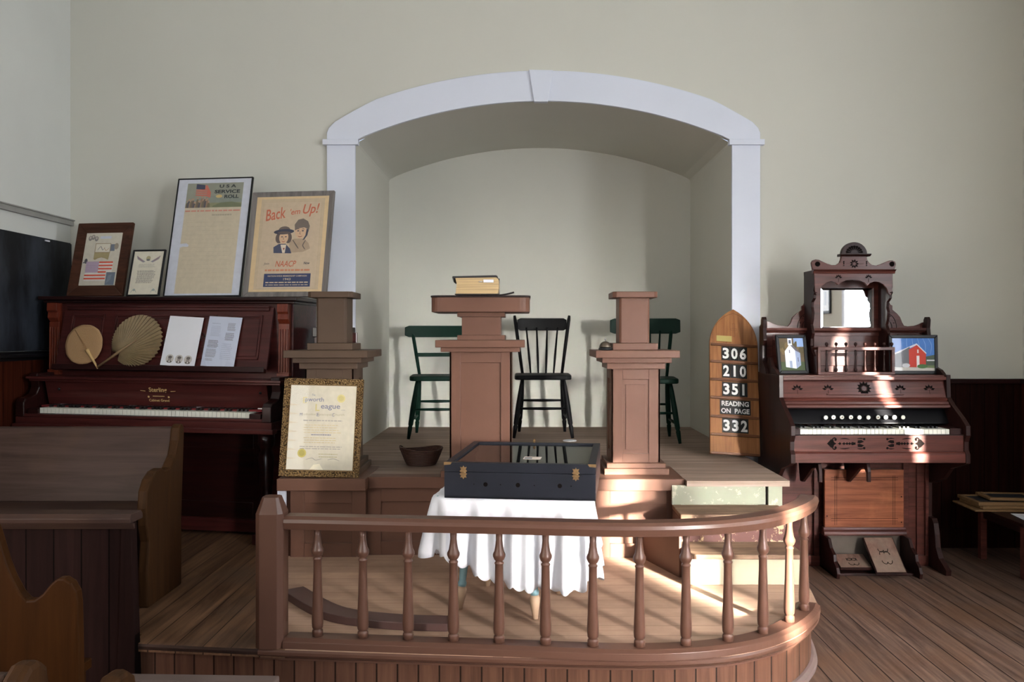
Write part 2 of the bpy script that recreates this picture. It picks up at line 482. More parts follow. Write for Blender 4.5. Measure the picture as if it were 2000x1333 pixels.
# arch casing, keystone, pilasters and capitals
Ro = Rin + .19
xo0, xo1 = AL - .177, AR + .177
outer = []
for i in range(41):
    x = xo0 + .05 + (xo1 - xo0 - .1) * i / 40
    outer.append((x, arc(x, Ro)))
outer = [(xo0, ZS + .0), (xo0, ZS + .045), (xo0 + .012, ZS + .075)] + outer + [(xo1 - .012, ZS + .075), (xo1, ZS + .045), (xo1, ZS)]
outer = [(x, z) if not (xo0 + .02 < x < xo0 + .3 or xo1 - .3 < x < xo1 - .02) else
         (x, z - .045 * max(0, 1 - min(x - xo0, xo1 - x) / .3)) for x, z in outer]
inner = [(x, arc(x)) for x in xs]
MB().prism([(AL, ZS - .005)] + inner[1:-1] + [(AR, ZS - .005)] + outer[::-1], 'XZ', WB - .022, WB).build('trim_7', M_trim, kind='structure', bevel=.002)
d = WB - .03
MB().prism([(X(1033, d), Z(137, d)), (X(1080, d), Z(138, d)), (X(1070, d), Z(198, d) - .004), (X(1043, d), Z(198, d) - .004)], 'XZ', WB - .04, WB).build('trim_8', M_trim, kind='structure', bevel=.002)
for k, (a, b) in enumerate(((xo0, AL), (AR, xo1))):
    MB().box(a, b, WB - .022, WB, PLAT if k == 0 else .35, ZS - .03).build('trim_%d' % (9 + k), M_trim, kind='structure', bevel=.002)
    MB().box(a - .022, b + .022 if k == 0 else b + .022, WB - .045, WB, ZS - .034, ZS).build('trim_%d' % (11 + k), M_trim, kind='structure', bevel=.002)

# blackboard on the left wall
b = thing('blackboard', 'black slate blackboard on left wall with chalk smears above a dark chalk tray', 'blackboard', (XL, 3.6, 1.25))
s = NT('slate_chalk'); s.b.inputs['Specular IOR Level'].default_value = .25; n1 = s.noise(s.coords((1, 1, .4)), 5, 7, .65)
s.l(s.ramp(n1, [(.42, C(22, 24, 28)), (.75, C(60, 66, 76))]), s.b.inputs['Base Color']); s.b.inputs['Roughness'].default_value = .5
m = MB()
m.grid(lambda u, v: (XL + .016 + .004 * math.sin(u * 9), 1.9 + 3.385 * u, 1.245 + (.665 + .012 * math.sin(u * 5)) * v), 14, 2)
m.box(XL + .001, XL + .012, 1.9, 5.285, 1.24, 1.905)
m.build('board', s.m, b, world=True, flip=False)
MB().box(XL + .001, XL + .06, 1.9, 5.27, 1.205, 1.222).box(XL + .001, XL + .02, 1.9, 5.27, 1.185, 1.238).build('chalk_tray', M_black, b, world=True, bevel=.004)
MB().box(XL + .02, XL + .026, 4.985, 5.03, 1.885, 1.893).build('clip', M_paper, b, world=True)

# ------------------------------------------------------------------ curved platform
nose = [(-1.43, 3.07), (-.95, 3.015), (-.30, 2.957), (.31, 2.915), (.67, 2.938), (.872, 3.024), (1.023, 3.148), (1.132, 3.30),
        (1.19, 3.42), (1.22, 3.52), (1.246, 3.65), (1.27, 3.8), (1.30, 4.1), (1.31, 4.3)]
NP = catmull([(x, y, 0) for x, y in nose], 6)
def offset(path, d):
    out = []
    for i, p in enumerate(path):
        t = path[min(i + 1, len(path) - 1)] - path[max(i - 1, 0)]; t.normalize()
        out.append(Vector((p.x - t.y * d, p.y + t.x * d, 0)))
    return out
ring = [(p.x, p.y) for p in NP]
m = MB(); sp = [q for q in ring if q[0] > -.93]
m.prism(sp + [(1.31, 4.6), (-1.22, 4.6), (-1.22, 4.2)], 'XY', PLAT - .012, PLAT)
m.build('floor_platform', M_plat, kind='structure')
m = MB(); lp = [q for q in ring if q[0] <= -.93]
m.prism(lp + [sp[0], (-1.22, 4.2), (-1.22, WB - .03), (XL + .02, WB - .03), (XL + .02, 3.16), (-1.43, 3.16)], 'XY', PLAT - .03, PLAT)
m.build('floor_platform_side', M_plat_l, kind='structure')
m = MB(); sk = offset(NP, .028)
m.sweep([(p.x, p.y, 0) for p in sk], [(0, 0), (.0, PLAT - .02), (-.02, PLAT - .02), (-.02, 0)])
m.build('trim_13', M_bead, kind='structure')
m = MB()
m.sweep([(p.x, p.y, PLAT) for p in NP if p.x > -1.0], [(-.03, -.001), (.0, -.001), (.006, -.008), (.006, -.018), (0, -.026), (-.012, -.034), (-.012, -.042), (-.03, -.042)])
m.build('trim_14', M_brown_rail, kind='structure', bevel=.001)
m = MB()
m.sweep([(p.x, p.y, PLAT) for p in NP if p.x < -.94], [(-.03, -.001), (.0, -.001), (.003, -.010), (0, -.022), (-.03, -.022)])
m.build('trim_15', wood('worn_nosing', C(40, 32, 30), C(74, 54, 46), 'X'), kind='structure')
m = MB()
m.sweep([(p.x, p.y, 0) for p in sk if p.x > -.8], [(0, 0), (0, .03), (.01, .028), (.022, .018), (.026, 0)])
m.build('trim_16', mat('grey_brown_paint', C(104, 88, 84), .5, var=.12), kind='structure', bevel=.001)

# ------------------------------------------------------------------ raised stage in the alcove
yb = 4.21; bl = (-1.235, -.79); br = (.356, .80)
m = MB(); m.box(-1.2, 1.31, 4.17 + .12, AB, STG - .028, STG); m.box(br[1] + .003, 1.31, 4.17, 4.3, STG - .028, STG)
m.build('floor_stage', M_stage, kind='structure')
m = MB()
for a, c in (bl, br): m.box(a, c, yb, yb + .42, STG - .058, STG + .002)
m.box(bl[1], br[0], yb + .07, yb + .17, STG - .058, STG + .001)
m.build('trim_17', M_brown, kind='structure', bevel=.004)
def panel_front(m, x0, x1, y, z0, z1, st=.07, dep=.012):
    """stiles and rails standing proud of a recessed board"""
    m.box(x0, x1, y + dep, y + dep + .02, z0, z1)
    m.box(x0, x0 + st, y, y + dep, z0, z1); m.box(x1 - st, x1, y, y + dep, z0, z1)
    m.box(x0 + st, x1 - st, y, y + dep, z1 - st, z1); m.box(x0 + st, x1 - st, y, y + dep, z0, z0 + st)
m = MB()
panel_front(m, -1.18, -.80, 4.26, PLAT, STG - .058)
panel_front(m, -.80, .36, 4.30, PLAT, STG - .058)
panel_front(m, .36, .79, 4.25, PLAT, STG - .058)
m.box(-1.2, -1.18, 4.28, WB, PLAT, STG - .03)
m.build('trim_18', M_brown, kind='structure', bevel=.002)
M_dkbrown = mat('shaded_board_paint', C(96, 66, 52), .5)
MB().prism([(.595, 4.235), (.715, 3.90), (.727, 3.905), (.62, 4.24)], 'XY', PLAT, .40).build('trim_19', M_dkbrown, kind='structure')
m = MB(); m.box(-1.236, -1.196, 4.235, 4.255, PLAT, STG - .06); m.box(-1.236, -1.224, 4.225, 4.235, PLAT, STG - .06)
m.build('trim_20', M_trim, kind='structure', bevel=.002)

st = thing('wooden_steps', 'old unpainted wooden steps with pale green and cream risers beside the stage', 'steps', (1.0, 4.0, PLAT))
M_tread = wood('worn_tread', C(96, 72, 58), C(158, 132, 108), 'X', .6, worn=C(70, 48, 42), bump=.3)
M_riser_g = mat('old_green_riser', C(150, 152, 132), .6, var=.1, vs=5, chips=C(186, 180, 160), chip_t=.58)
M_riser_c = mat('cream_riser', C(160, 152, 130), .6, var=.07, vs=4)
M_riser_r = mat('peeling_riser', C(92, 52, 44), .6, var=.2, vs=5, chips=C(196, 166, 128), chip_t=.56)
sx0, sx1 = .735, 1.25
m = MB(); m.box(sx0, 1.20, 4.20, 4.222, .486, STG - .028); m.build('riser', M_riser_g, st, world=True, bevel=.001, label='pale green top riser')
m = MB(); m.box(1.21, 1.28, 4.19, 4.215, .37, STG - .028); m.build('post', M_riser_g, st, world=True, bevel=.002)
m = MB(); m.box(sx0, sx1 + .01, 3.97, 4.20, .464, .486); m.build('tread', M_tread, st, world=True, bevel=.004)
m = MB(); m.box(sx0, sx1, 3.99, 4.01, .353, .464); m.build('riser', M_riser_r, st, world=True, bevel=.001, label='red riser with peeling paint')
m = MB(); m.box(sx0, sx1, 3.755, 3.99, .331, .353); m.build('tread', M_tread, st, world=True, bevel=.004)
m = MB(); m.box(sx0, sx1 - .005, 3.79, 3.81, PLAT, .331); m.build('riser', M_riser_c, st, world=True, bevel=.001, label='cream bottom riser')
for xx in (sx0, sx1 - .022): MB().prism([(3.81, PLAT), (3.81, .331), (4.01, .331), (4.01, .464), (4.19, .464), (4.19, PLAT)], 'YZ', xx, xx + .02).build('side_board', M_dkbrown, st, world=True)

# ------------------------------------------------------------------ communion rail
cl = [(-.86, 3.062), (-.747, 3.053), (-.415, 3.02), (-.089, 2.99), (.24, 2.955), (.402, 2.948), (.567, 2.962), (.724, 3.004), (.870, 3.08), (1.005, 3.205), (1.106, 3.34), (1.155, 3.44)]
rl = thing('communion_rail', 'curved brown altar rail with turned balusters and a newel post at its left end', 'railing', (.15, 3.0, PLAT))
path = catmull([(x, y, 0) for x, y in cl], 6)
zr = .678
MB().sweep([(p.x, p.y, zr) for p in path], [(-.036, -.045), (-.043, -.02), (-.040, -.008), (-.028, .002), (.028, .002), (.040, -.008), (.043, -.02), (.036, -.045)]).build('hand_rail', M_brown_rail, rl, world=True, bevel=.0015)
MB().sweep([(p.x, p.y, PLAT) for p in path], [(-.05, 0), (-.048, .024), (-.03, .034), (.03, .034), (.048, .024), (.05, 0)]).build('base_rail', M_brown_rail, rl, world=True, bevel=.0015)
m = MB(); cx, cy, hw_ = -.912, 3.055, .05; ch = .018
def octo(h, c): return [(-h, -h + c), (-h + c, -h), (h - c, -h), (h, -h + c), (h, h - c), (h - c, h), (-h + c, h), (-h, h - c)]
secs = [(PLAT, hw_, ch), (.69, hw_, ch), (.735, .034, .012), (.748, .030, .011)]
vs, fs = [], []
for z, h, c in secs: vs += [(cx + a, cy + b_, z) for a, b_ in octo(h, c)]
for i in range(len(secs) - 1):
    for k in range(8): fs.append((i * 8 + k, i * 8 + (k + 1) % 8, i * 8 + 8 + (k + 1) % 8, i * 8 + 8 + k))
fs += [list(range(8)), [24 + k for k in range(8)]]
m.add(vs, fs); m.build('newel_post', M_brown_rail, rl, world=True, bevel=.002)
bz0, bz1 = PLAT + .034, zr - .045; H = bz1 - bz0
bp = [(.0195, 0), (.0195, .045), (.0185, .055), (.0135, .062), (.0175, .072), (.0195, .085), (.0205, .12), (.0205, .17), (.017, .40), (.0148, .60), (.0145, .705), (.0165, .712), (.0165, .722), (.012, .735), (.018, .752), (.0225, .78), (.0225, .80), (.017, .83), (.0135, .88), (.0115, .93), (.0125, 1.0)]
b0 = MB().lathe([(r, t * H) for r, t in bp], n=18).build('baluster', M_brown_rail, rl)
bxs = [(-.747, 3.053), (-.58, 3.036), (-.415, 3.02), (-.252, 3.006), (-.089, 2.99), (.075, 2.973), (.24, 2.955), (.402, 2.948), (.567, 2.962), (.724, 3.004), (.870, 3.08), (1.005, 3.205), (1.106, 3.34)]
for i, (x, y) in enumerate(bxs):
    o = b0 if i == 0 else copy_obj(b0, rl)
    o.location = Vector((x, y, bz0)) - Vector(rl.location)

cb = catmull([(X(572, 3.638), 3.638, 0), (X(650, 3.36), 3.36, 0), (X(760, 3.262), 3.262, 0), (X(878, 3.225), 3.235, 0)], 8)
o = MB().sweep([(p.x, p.y, PLAT) for p in cb], [(-.05, 0), (-.048, .03), (.048, .03), (.05, 0)]).build('curved_board', mat('dark_brown_paint', C(84, 60, 56), .4, var=.1), bevel=.003)
tag(o, 'loose curved dark brown board lying on the platform floor behind the rail', 'board')

# ------------------------------------------------------------------ pedestals and pulpit
def pedestal(name, label, x, y, material):
    z = STG + .002
    e = thing(name, label, 'pedestal', (x, y, z))
    def sq(m, h, a, b, c=0):
        if c: m.prism([(h * 1 * u, h * v) for u, v in ((-1 + c, -1), (1 - c, -1), (1, -1 + c), (1, 1), (-1, 1), (-1, -1 + c))], 'XY', a, b)
        else: m.box(-h, h, -h, h, a, b)
    m = MB(); sq(m, .166, 0, .032); sq(m, .152, .032, .058); m.build('plinth', material, e, bevel=.003)
    m = MB(); zt = 1.155 - z; sq(m, .116, .058, zt)
    # panelled faces: frame + raised field
    for ang in (0, 90, -90, 180):
        M = Matrix.Rotation(R(ang), 4, 'Z')
        def bx(x0, x1, y0, y1, z0, z1): m.box(x0, x1, y0, y1, z0, z1, M=M)
        h = .116; t = .010
        bx(-h - t, -h + .048, -h - t, -h + .0, .058, zt); bx(h - .048, h + t, -h - t, -h, .058, zt)
        bx(-h + .048, h - .048, -h - t, -h, zt - .055, zt); bx(-h + .048, h - .048, -h - t, -h, .058, .105)
        bx(-.052, .052, -h - .005, -h, .125, zt - .08)
    m.build('shaft', material, e, bevel=.0015)
    m = MB(); sq(m, .150, 1.155 - z, 1.187 - z); sq(m, .178, 1.187 - z, 1.214 - z); sq(m, .214, 1.214 - z, 1.252 - z); m.build('cornice', material, e, bevel=.003)
    m = MB(); sq(m, .117, 1.252 - z, 1.288 - z); sq(m, .080, 1.288 - z, 1.5256 - z, .14); m.build('column', material, e, bevel=.003)
    m = MB(); sq(m, .117, 1.5256 - z, 1.557 - z, .16); m.build('cap', material, e, bevel=.003)
    return e
pedestal('pedestal', 'brown painted square pedestal holding a small bell, right of the pulpit', .577, 4.5, M_brown)
pedestal('pedestal', 'olive brown square pedestal behind the gilt framed certificate', -1.010, 4.5, M_olive)

px_, py_ = -.222, 4.45; z = STG
pu = thing('pulpit', 'tall brown painted pulpit with panelled shaft and wide thick top board', 'pulpit', (px_, py_, z))
m = MB(); m.box(-.20, .20, -.19, .19, 0, .035); m.box(-.18, .18, -.17, .17, .035, .065); m.build('plinth', M_brown, pu, bevel=.003)
m = MB(); zt = 1.245 - z; m.box(-.148, .148, -.138, .138, .065, zt)
m.box(-.158, -.103, -.15, -.138, .065, zt); m.box(.103, .158, -.15, -.138, .065, zt)
m.box(-.103, .103, -.15, -.138, zt - .055, zt); m.box(-.103, .103, -.15, -.138, .065, .12)
m.box(-.158, -.148, -.15, .15, .065, zt); m.box(.148, .158, -.15, .15, .065, zt)
m.build('shaft', M_brown, pu, bevel=.0015)
m = MB(); m.box(-.20, .20, -.19, .19, 1.245 - z, 1.268 - z); m.box(-.225, .225, -.215, .215, 1.268 - z, 1.305 - z); m.build('cornice', M_brown, pu, bevel=.003)
m = MB(); m.box(-.122, .122, -.12, .12, 1.305 - z, 1.33 - z); m.box(-.1, .1, -.10, .10, 1.33 - z, 1.424 - z); m.box(-.122, .122, -.12, .12, 1.424 - z, 1.447 - z); m.build('neck', M_brown, pu, bevel=.002)
def rrect(w, h, r, n=5, front_only=False):
    pts = []
    for cx, cy, a0 in ((w - r, -h + r, -90), (w - r, h - r, 0), (-w + r, h - r, 90), (-w + r, -h + r, 180)):
        for k in range(n + 1):
            a = R(a0 + 90 * k / n); pts.append((cx + r * math.cos(a), cy + r * math.sin(a)))
    return pts
m = MB(); m.prism(rrect(.25, .20, .05), 'XY', 1.447 - z, 1.521 - z); m.build('top_board', M_brown, pu, bevel=.003)
M_mat = mat('dark_woven_mat', C(40, 28, 28), .9, var=.6, vs=90)
mt = MB()
rr = [(px_ + a, py_ + b_) for a, b_ in rrect(.254, .204, .05)]
mt.prism(rr, 'XY', 1.5215, 1.5305)
o = mt.build('mat_cloth', M_mat, bevel=.002); o.name = 'lectern_mat'
tag(o, 'dark patterned mat with braided edge covering the pulpit top', 'mat')

bk = thing('bible', 'thick black bible with gilt page edges and silver clasp on the pulpit', 'book', (X(932, 4.25), 4.26, 1.531), (0, 0, 0))
M_leather = mat('black_leather', C(30, 26, 26), .5, var=.15, bump=.2)
m = MB(); m.grid(lambda u, v: (-.105 + .212 * u + .012 * (1 - math.sin(v * PI)) * (0 if u > .5 else -1) * 0, -.06, v * .08), 2, 2)
pp = [(-.098, .004), (-.104, .004), (-.101, .03), (-.098, .055), (-.106, .083), (.098, .086), (.108, .078), (.111, .05), (.109, .02), (.104, .004)]
MB().prism(pp, 'XZ', -.07, .075).build('page_block', M_gold_edge, bk, bevel=.001)
m = MB(); m.box(-.108, .112, -.075, .08, 0, .004)
m.prism([(-.12, .086), (-.118, .091), (.096, .096), (.104, .092), (.1, .087), (-.108, .083), (-.112, .06)], 'XZ', -.078, .08)
m.box(-.1, .11, .076, .084, 0, .09)
m.build('cover', M_leather, bk, bevel=.001)
M_silver = mat('silver_metal', C(210, 210, 214), .3, .9, var=.1)
MB().box(.035, .085, -.079, -.069, .060, .074).tube([(.03, -.073, .064), (.012, -.073, .063)], .002).build('clasp', M_silver, bk)
m = MB(); m.grid(lambda u, v: (.02 + .165 * u, -.06 + .11 * v, .002 + .014 * max(0, u - .55) ** 1.5 * 3.3), 12, 2)
o = m.build('bookmark_ribbon', M_leather, bk, flip=False)
md = o.modifiers.new('thickness', 'SOLIDIFY'); md.thickness = .003

bl_ = thing('service_bell', 'small brass call bell with black base on the right pedestal', 'bell', (X(1181.5, 4.42), 4.40, 1.253))
MB().lathe([(.034, 0), (.036, .004), (.034, .01), (.026, .013)], n=24).build('base', M_iron, bl_)
MB().lathe([(.031, .014), (.031, .018), (.028, .028), (.022, .037), (.012, .043), (.003, .045)], n=24).build('dome', mat('bell_metal', C(104, 94, 82), .35, .8, var=.15), bl_)
MB().lathe([(.002, .044), (.002, .052), (.0045, .053), (.0045, .057), (.001, .059)], n=10).build('plunger', M_silver, bl_)

# ------------------------------------------------------------------ chairs in the alcove
def windsor(name, label, loc, rz, material, sw, sd, sh, hh, spind, rail_w, rail_h, mid_rail=False, posts=True, back_lean=.09, topw=None):
    e = thing(name, label, 'chair', loc, (0, 0, rz))
    topw = topw or rail_w
    MB().prism(rrect(sw / 2, sd / 2, .045), 'XY', sh - .034, sh).build('seat', material, e, bevel=.008)
    lg = [(-1, -1), (1, -1), (-1, 1), (1, 1)]
    pts = {}
    for sx, sy in lg:
        top = Vector((sx * (sw / 2 - .055), sy * (sd / 2 - .05), sh - .03))
        bot = Vector((sx * (sw / 2 + (.005 if sy < 0 else -.03)), sy * (sd / 2 + (.0 if sy < 0 else .03)), 0))
        P = lambda t, a=top, b=bot: a.lerp(b, t)
        MB().tube([P(t) for t in (0, .12, .45, .75, .78, .80, .84, 1)], [.012, .015, .019, .017, .012, .016, .015, .010], 12).build('leg', material, e)
        pts[(sx, sy)] = P
    def bar(a, b, r=.009, nm='stretcher'):
        mid = (a + b) / 2
        MB().tube([a, mid, b], [r * .8, r * 1.2, r * .8], 10).build(nm, material, e)
    bar(pts[(-1, -1)](.5), pts[(1, -1)](.5))
    bar(pts[(-1, 1)](.42), pts[(1, 1)](.42))
    for sx in (-1, 1): bar(pts[(sx, -1)](.68), pts[(sx, 1)](.68))
    yb0, yt = sd / 2 - .03, sd / 2 - .03 + back_lean
    zt = hh - rail_h
    for sx in (-1, 1):
        a = Vector((sx * (sw / 2 - .055), yb0, sh - .01)); b = Vector((sx * topw, yt, hh if posts == 'high' else zt + .02))
        MB().tube([a, a.lerp(b, .5), a.lerp(b, .93), b], [.013, .016, .016, .012], 12, squash=.8).build('back_post', material, e)
    for k in range(spind):
        t = (k + 1) / (spind + 1) * 2 - 1
        a = Vector((t * (sw / 2 - .06), yb0, sh - .01)); b = Vector((t * topw * .95, yt, zt + .02))
        MB().tube([a, a.lerp(b, .35), b], [.006, .009, .006], 10).build('spindle', material, e)
    w = rail_w
    def cr(u, v):
        x = -w + 2 * w * u
        return (x, yt + .025 * (1 - (x / w) ** 2) - .004 + .012 * v, zt + rail_h * (v - (.04 if posts != 'high' else 0) * 0))
    m = MB(); n = 16
    top = []; bot = []
    for k in range(n + 1):
        x = -w + 2 * w * k / n; yy = yt + .028 * (1 - (x / w) ** 2)
        ed = min(1, (w - abs(x)) / (w * .12))
        top.append((x, yy + .01, zt + rail_h - .012 * (1 - ed) - (.018 if posts == 'high' else 0))); bot.append((x, yy - .002, zt + .012 * (1 - ed) - .01 * (0 if posts == 'high' else 0)))
    vs = []
    for p in bot: vs += [(p[0], p[1] - .009, p[2]), (p[0], p[1] + .009, p[2])]
    nb = len(vs)
    for p in top: vs += [(p[0], p[1] - .009, p[2]), (p[0], p[1] + .009, p[2])]
    fs = []
    for k in range(n):
        i = 2 * k
        fs += [(i, i + 2, nb + i + 2, nb + i), (i + 1, nb + i + 1, nb + i + 3, i + 3), (i, i + 1, i + 3, i + 2), (nb + i, nb + i + 2, nb + i + 3, nb + i + 1)]
    fs += [(0, nb, nb + 1, 1), (2 * n, 2 * n + 1, nb + 2 * n + 1, nb + 2 * n)]
    m.add(vs, fs, False).build('top_rail', material, e, bevel=.004)
    if mid_rail:
        t = .52
        xx = (sw / 2 - .055) * (1 - t) + topw * t; zz = sh + (zt - sh) * t; yy = yb0 + back_lean * t
        MB().box(-xx, xx, yy - .008, yy + .008, zz - .014, zz + .014).build('mid_rail', material, e, bevel=.004)
    return e
windsor('windsor_chair', 'dark green wooden chair with one plain mid rail, left of the black chair', (X(853, 6.02), 6.03, STG), R(4), M_green, .37, .36, .435, .79, 0, .245, .085, True, True, .10, .185)
bc = windsor('windsor_chair', 'black wooden chair with four spindles in the middle of the alcove', (X(1060, 6.05), 6.08, STG), 0, M_blackp, .40, .37, .44, .865, 4, .185, .11, False, 'high', .10, .205)
windsor('windsor_chair', 'dark green spindle back chair behind the right pedestal', (X(1264, 5.8), 5.80, STG), R(-5), M_green, .40, .38, .43, .84, 4, .25, .11, False, True, .10, .185)
o = MB().lathe([(.045, 0), (.047, .003), (.045, .006)], n=24).build('floor_disc', M_paper)
o.location = (X(1113, 5.72), 5.74, STG); tag(o, 'small flat white disc on the stage floor near the black chair', 'disc')
# ------------------------------------------------------------------ basket on the stage
bs = thing('wicker_basket', 'dark woven wicker basket with wavy rim on the stage edge', 'basket', (X(822, 4.66), 4.68, STG + .001))
s = NT('wicker'); co = s.coords((1, 1, 1))
wv = s.n('ShaderNodeTexWave', wave_type='BANDS', bands_direction='Z'); wv.inputs['Scale'].default_value = 42; wv.inputs['Distortion'].default_value = 1.5; s.l(co, wv.inputs[0])
s.l(s.ramp(wv.outputs[1], [(.2, C(44, 26, 22)), (.8, C(92, 58, 46))]), s.b.inputs['Base Color']); s.b.inputs['Roughness'].default_value = .6; s.bump(wv.outputs[1], .8, .004)
def bask(u, v, ins=0):
    a = 2 * PI * u; r = (.078 + (.118 - .078) * v ** .8) - ins; zz = .002 + .085 * v + (.008 * math.sin(a * 2 + .6) * v)
    rr = 1 + .012 * math.sin(a * 24)
    return (r * rr * math.cos(a), r * rr * .8 * math.sin(a), zz + ins * .5)
m = MB(); m.grid(lambda u, v: bask(u, v), 96, 10, wrap=True)
m.grid(lambda u, v: bask(u, 1 - v, .006), 96, 10, wrap=True)
m.add([bask(k / 32, 0, .0) for k in range(32)], [list(range(32))]); m.add([bask(k / 32, 0, .006) for k in range(32)], [list(range(32))])
m.build('body', s.m, bs)
MB().tube([bask(k / 48, 1, .003) for k in range(49)], .0055, 8).build('rim', s.m, bs)
MB().tube([(.118 * math.cos(a), .095 * math.sin(a), .085 + .02 * math.sin((a - 2.6) / 1.0 * PI)) for a in [2.6 + k / 10 for k in range(11)]], .004, 8).build('handle', s.m, bs)

# ------------------------------------------------------------------ small table, cloth and display case
TR = R(-6.6)
tb = thing('small_table', 'small pale blue wooden table with bare wood feet under a white cloth', 'table', (-.035, 3.52, PLAT), (0, 0, TR))
M_blue = mat('pale_blue_paint', C(140, 180, 190), .45, var=.08)
M_bare = mat('bare_wood_feet', C(186, 158, 132), .5, var=.1)
MB().box(-.285, .285, -.235, .245, .468, .488).build('tabletop', M_blue, tb, bevel=.003)
MB().box(-.17, .17, -.18, .18, .40, .468).build('apron', M_blue, tb, bevel=.002)
Mi = mbasis(tb).inverted()
for (fx, fy) in ((.044, 3.325), (-.263, 3.45), (-.163, 3.765), (.150, 3.645)):
    p = Mi @ Vector((fx, fy, PLAT)); top = Vector((p.x * .82, p.y * .82, .45))
    q = lambda t: top.lerp(Vector((p.x, p.y, 0)), t)
    lg = MB().tube([q(t) for t in (0, .3, .62, .74, .76, .79)], [.020, .022, .017, .014, .018, .016], 14).build('leg', M_blue, tb)
    MB().tube([q(t) for t in (.79, .82, .86, .995)], [.016, .021, .019, .010], 14).build('foot', M_bare, lg, label='bare wood foot')

def superrect(t, w, h):
    """point and outward normal on a rounded rectangle perimeter, t in 0..1"""
    rr_ = .05; segs = []
    L = [(2 * (w - rr_)), (PI / 2 * rr_), (2 * (h - rr_)), (PI / 2 * rr_)] * 2
    tot = sum(L); s_ = t * tot; k = 0
    while k < 7 and s_ > L[k]: s_ -= L[k]; k += 1
    if k == 0: return (-w + rr_ + s_, -h), (0, -1)
    if k == 2: return (w, -h + rr_ + s_), (1, 0)
    if k == 4: return (w - rr_ - s_, h), (0, 1)
    if k == 6: return (-w, h - rr_ - s_), (-1, 0)
    cx, cy, a0 = {1: (w - rr_, -h + rr_, -90), 3: (w - rr_, h - rr_, 0), 5: (-w + rr_, h - rr_, 90), 7: (-w + rr_, -h + rr_, 180)}[k]
    a = R(a0) + s_ / rr_
    return (cx + rr_ * math.cos(a), cy + rr_ * math.sin(a)), (math.cos(a), math.sin(a))
NU, NV = 520, 34
W_, H_ = .292, .245
def cloth(u, v):
    (x, y), (nx, ny) = superrect(u, W_, H_)
    top = .4905
    if v < .25:
        k = v / .25
        return (x * k, y * k, top)
    k = (v - .25) / .75
    hang = .235 + .05 * math.sin(2 * PI * u * 2 + .5) ** 2
    # front right corner falls lowest, as the cloth lies askew
    dcorner = (x - W_ * .55) ** 2 + (y + H_) ** 2
    hang += .085 * math.exp(-dcorner / .045)
    if y < -H_ + .02: hang += .03 * (x / W_)
    fold = .021 * math.sin(2 * PI * u * 15 + 1.2 * math.sin(2 * PI * u * 3)) + .012 * math.sin(2 * PI * u * 31 + 2)
    r = .006 + .022 * k + fold * 1.25 * k ** .8 + .004 * k
    sc_ = abs(math.sin(PI * u * 46)) * .016
    drop = hang * k
    if k > .97: drop = hang + sc_
    e = min(1, drop / .02)
    return (x + nx * (r + .006 * math.sin(e * PI / 2)), y + ny * (r + .006 * e), top - drop)
o = MB().grid(cloth, NU, NV, wrap=True).build('tablecloth', M_cloth, flip=True)
o.location = tb.location; o.rotation_euler = tb.rotation_euler
md = o.modifiers.new('thickness', 'SOLIDIFY'); md.thickness = .0012; md.offset = 1
tag(o, 'white cloth with scalloped hem draped over the small table', 'tablecloth')

dc = thing('display_case', 'navy blue wooden display case with glass lid and brass latches on the white cloth', 'display case', (.018, 3.545, .7025), (0, 0, TR))
hw2, hd2, hh2 = .291, .325, .137
zs = .100
m = MB(); t = .012
m.box(-hw2, hw2, -hd2, -hd2 + t, 0, zs); m.box(-hw2, hw2, hd2 - t, hd2, 0, zs); m.box(-hw2, -hw2 + t, -hd2 + t, hd2 - t, 0, zs); m.box(hw2 - t, hw2, -hd2 + t, hd2 - t, 0, zs); m.box(-hw2, hw2, -hd2, hd2, 0, .01)
m.build('body', M_navy, dc, bevel=.002)
m = MB(); t2 = .030
for a in ((-hw2, hw2, -hd2, -hd2 + t2), (-hw2, hw2, hd2 - t2, hd2), (-hw2, -hw2 + t2, -hd2 + t2, hd2 - t2), (hw2 - t2, hw2, -hd2 + t2, hd2 - t2)): m.box(*a, zs + .001, hh2)
lid = m.build('lid', M_navy, dc, bevel=.002)
MB().box(-hw2 + t2, hw2 - t2, -hd2 + t2, hd2 - t2, hh2 - .010, hh2 - .007).build('glass_pane', M_glass_case, lid)
M_felt = mat('case_lining', C(86, 84, 78), .9)
MB().box(-hw2 + .013, hw2 - .013, -hd2 + .013, hd2 - .013, .0105, .013).build('lining', M_felt, dc)
latch = [(0, .026), (.004, .019), (.013, .021), (.009, .011), (.015, .004), (.006, 0), (.015, -.006), (.009, -.012), (.012, -.020), (.004, -.019), (0, -.026)]
lp_ = [(a, b_) for a, b_ in latch] + [(-a, b_) for a, b_ in latch[::-1][1:-1]]
for lx in (-.216, .216): MB().prism([(lx + a, .100 + b_) for a, b_ in lp_], 'XZ', -hd2 - .003, -hd2).tube([(lx - .01, -hd2 - .004, .1), (lx + .01, -hd2 - .004, .1)], .003, 8).build('latch', M_brass, dc)
for sx_ in (-1, 1):
    MB().prism([(sx_ * (hw2 + .0015), hh2 + .0015), (sx_ * (hw2 - .03), hh2 + .0015), (sx_ * (hw2 - .024), hh2 - .008), (sx_ * (hw2 + .0015), hh2 - .010)], 'XZ', -hd2 - .0018, -hd2 + .01).build('corner_plate', M_brass, lid)
m = MB()
for hx, r in ((-.13, .0085), (-.005, .0085), (.155, .0085), (-.175, .002), (-.072, .002), (.058, .002), (.198, .0025)):
    m.lathe([(r, 0), (r, .0006)], (0, 0, 0), 16, 0, Matrix.Translation((hx, -hd2 - .0002, .055)) @ Matrix.Rotation(R(90), 4, 'X'), smooth=False)
m.build('drilled_hole_shade', M_carve, dc)  # flat near-black discs paint the shade inside the holes
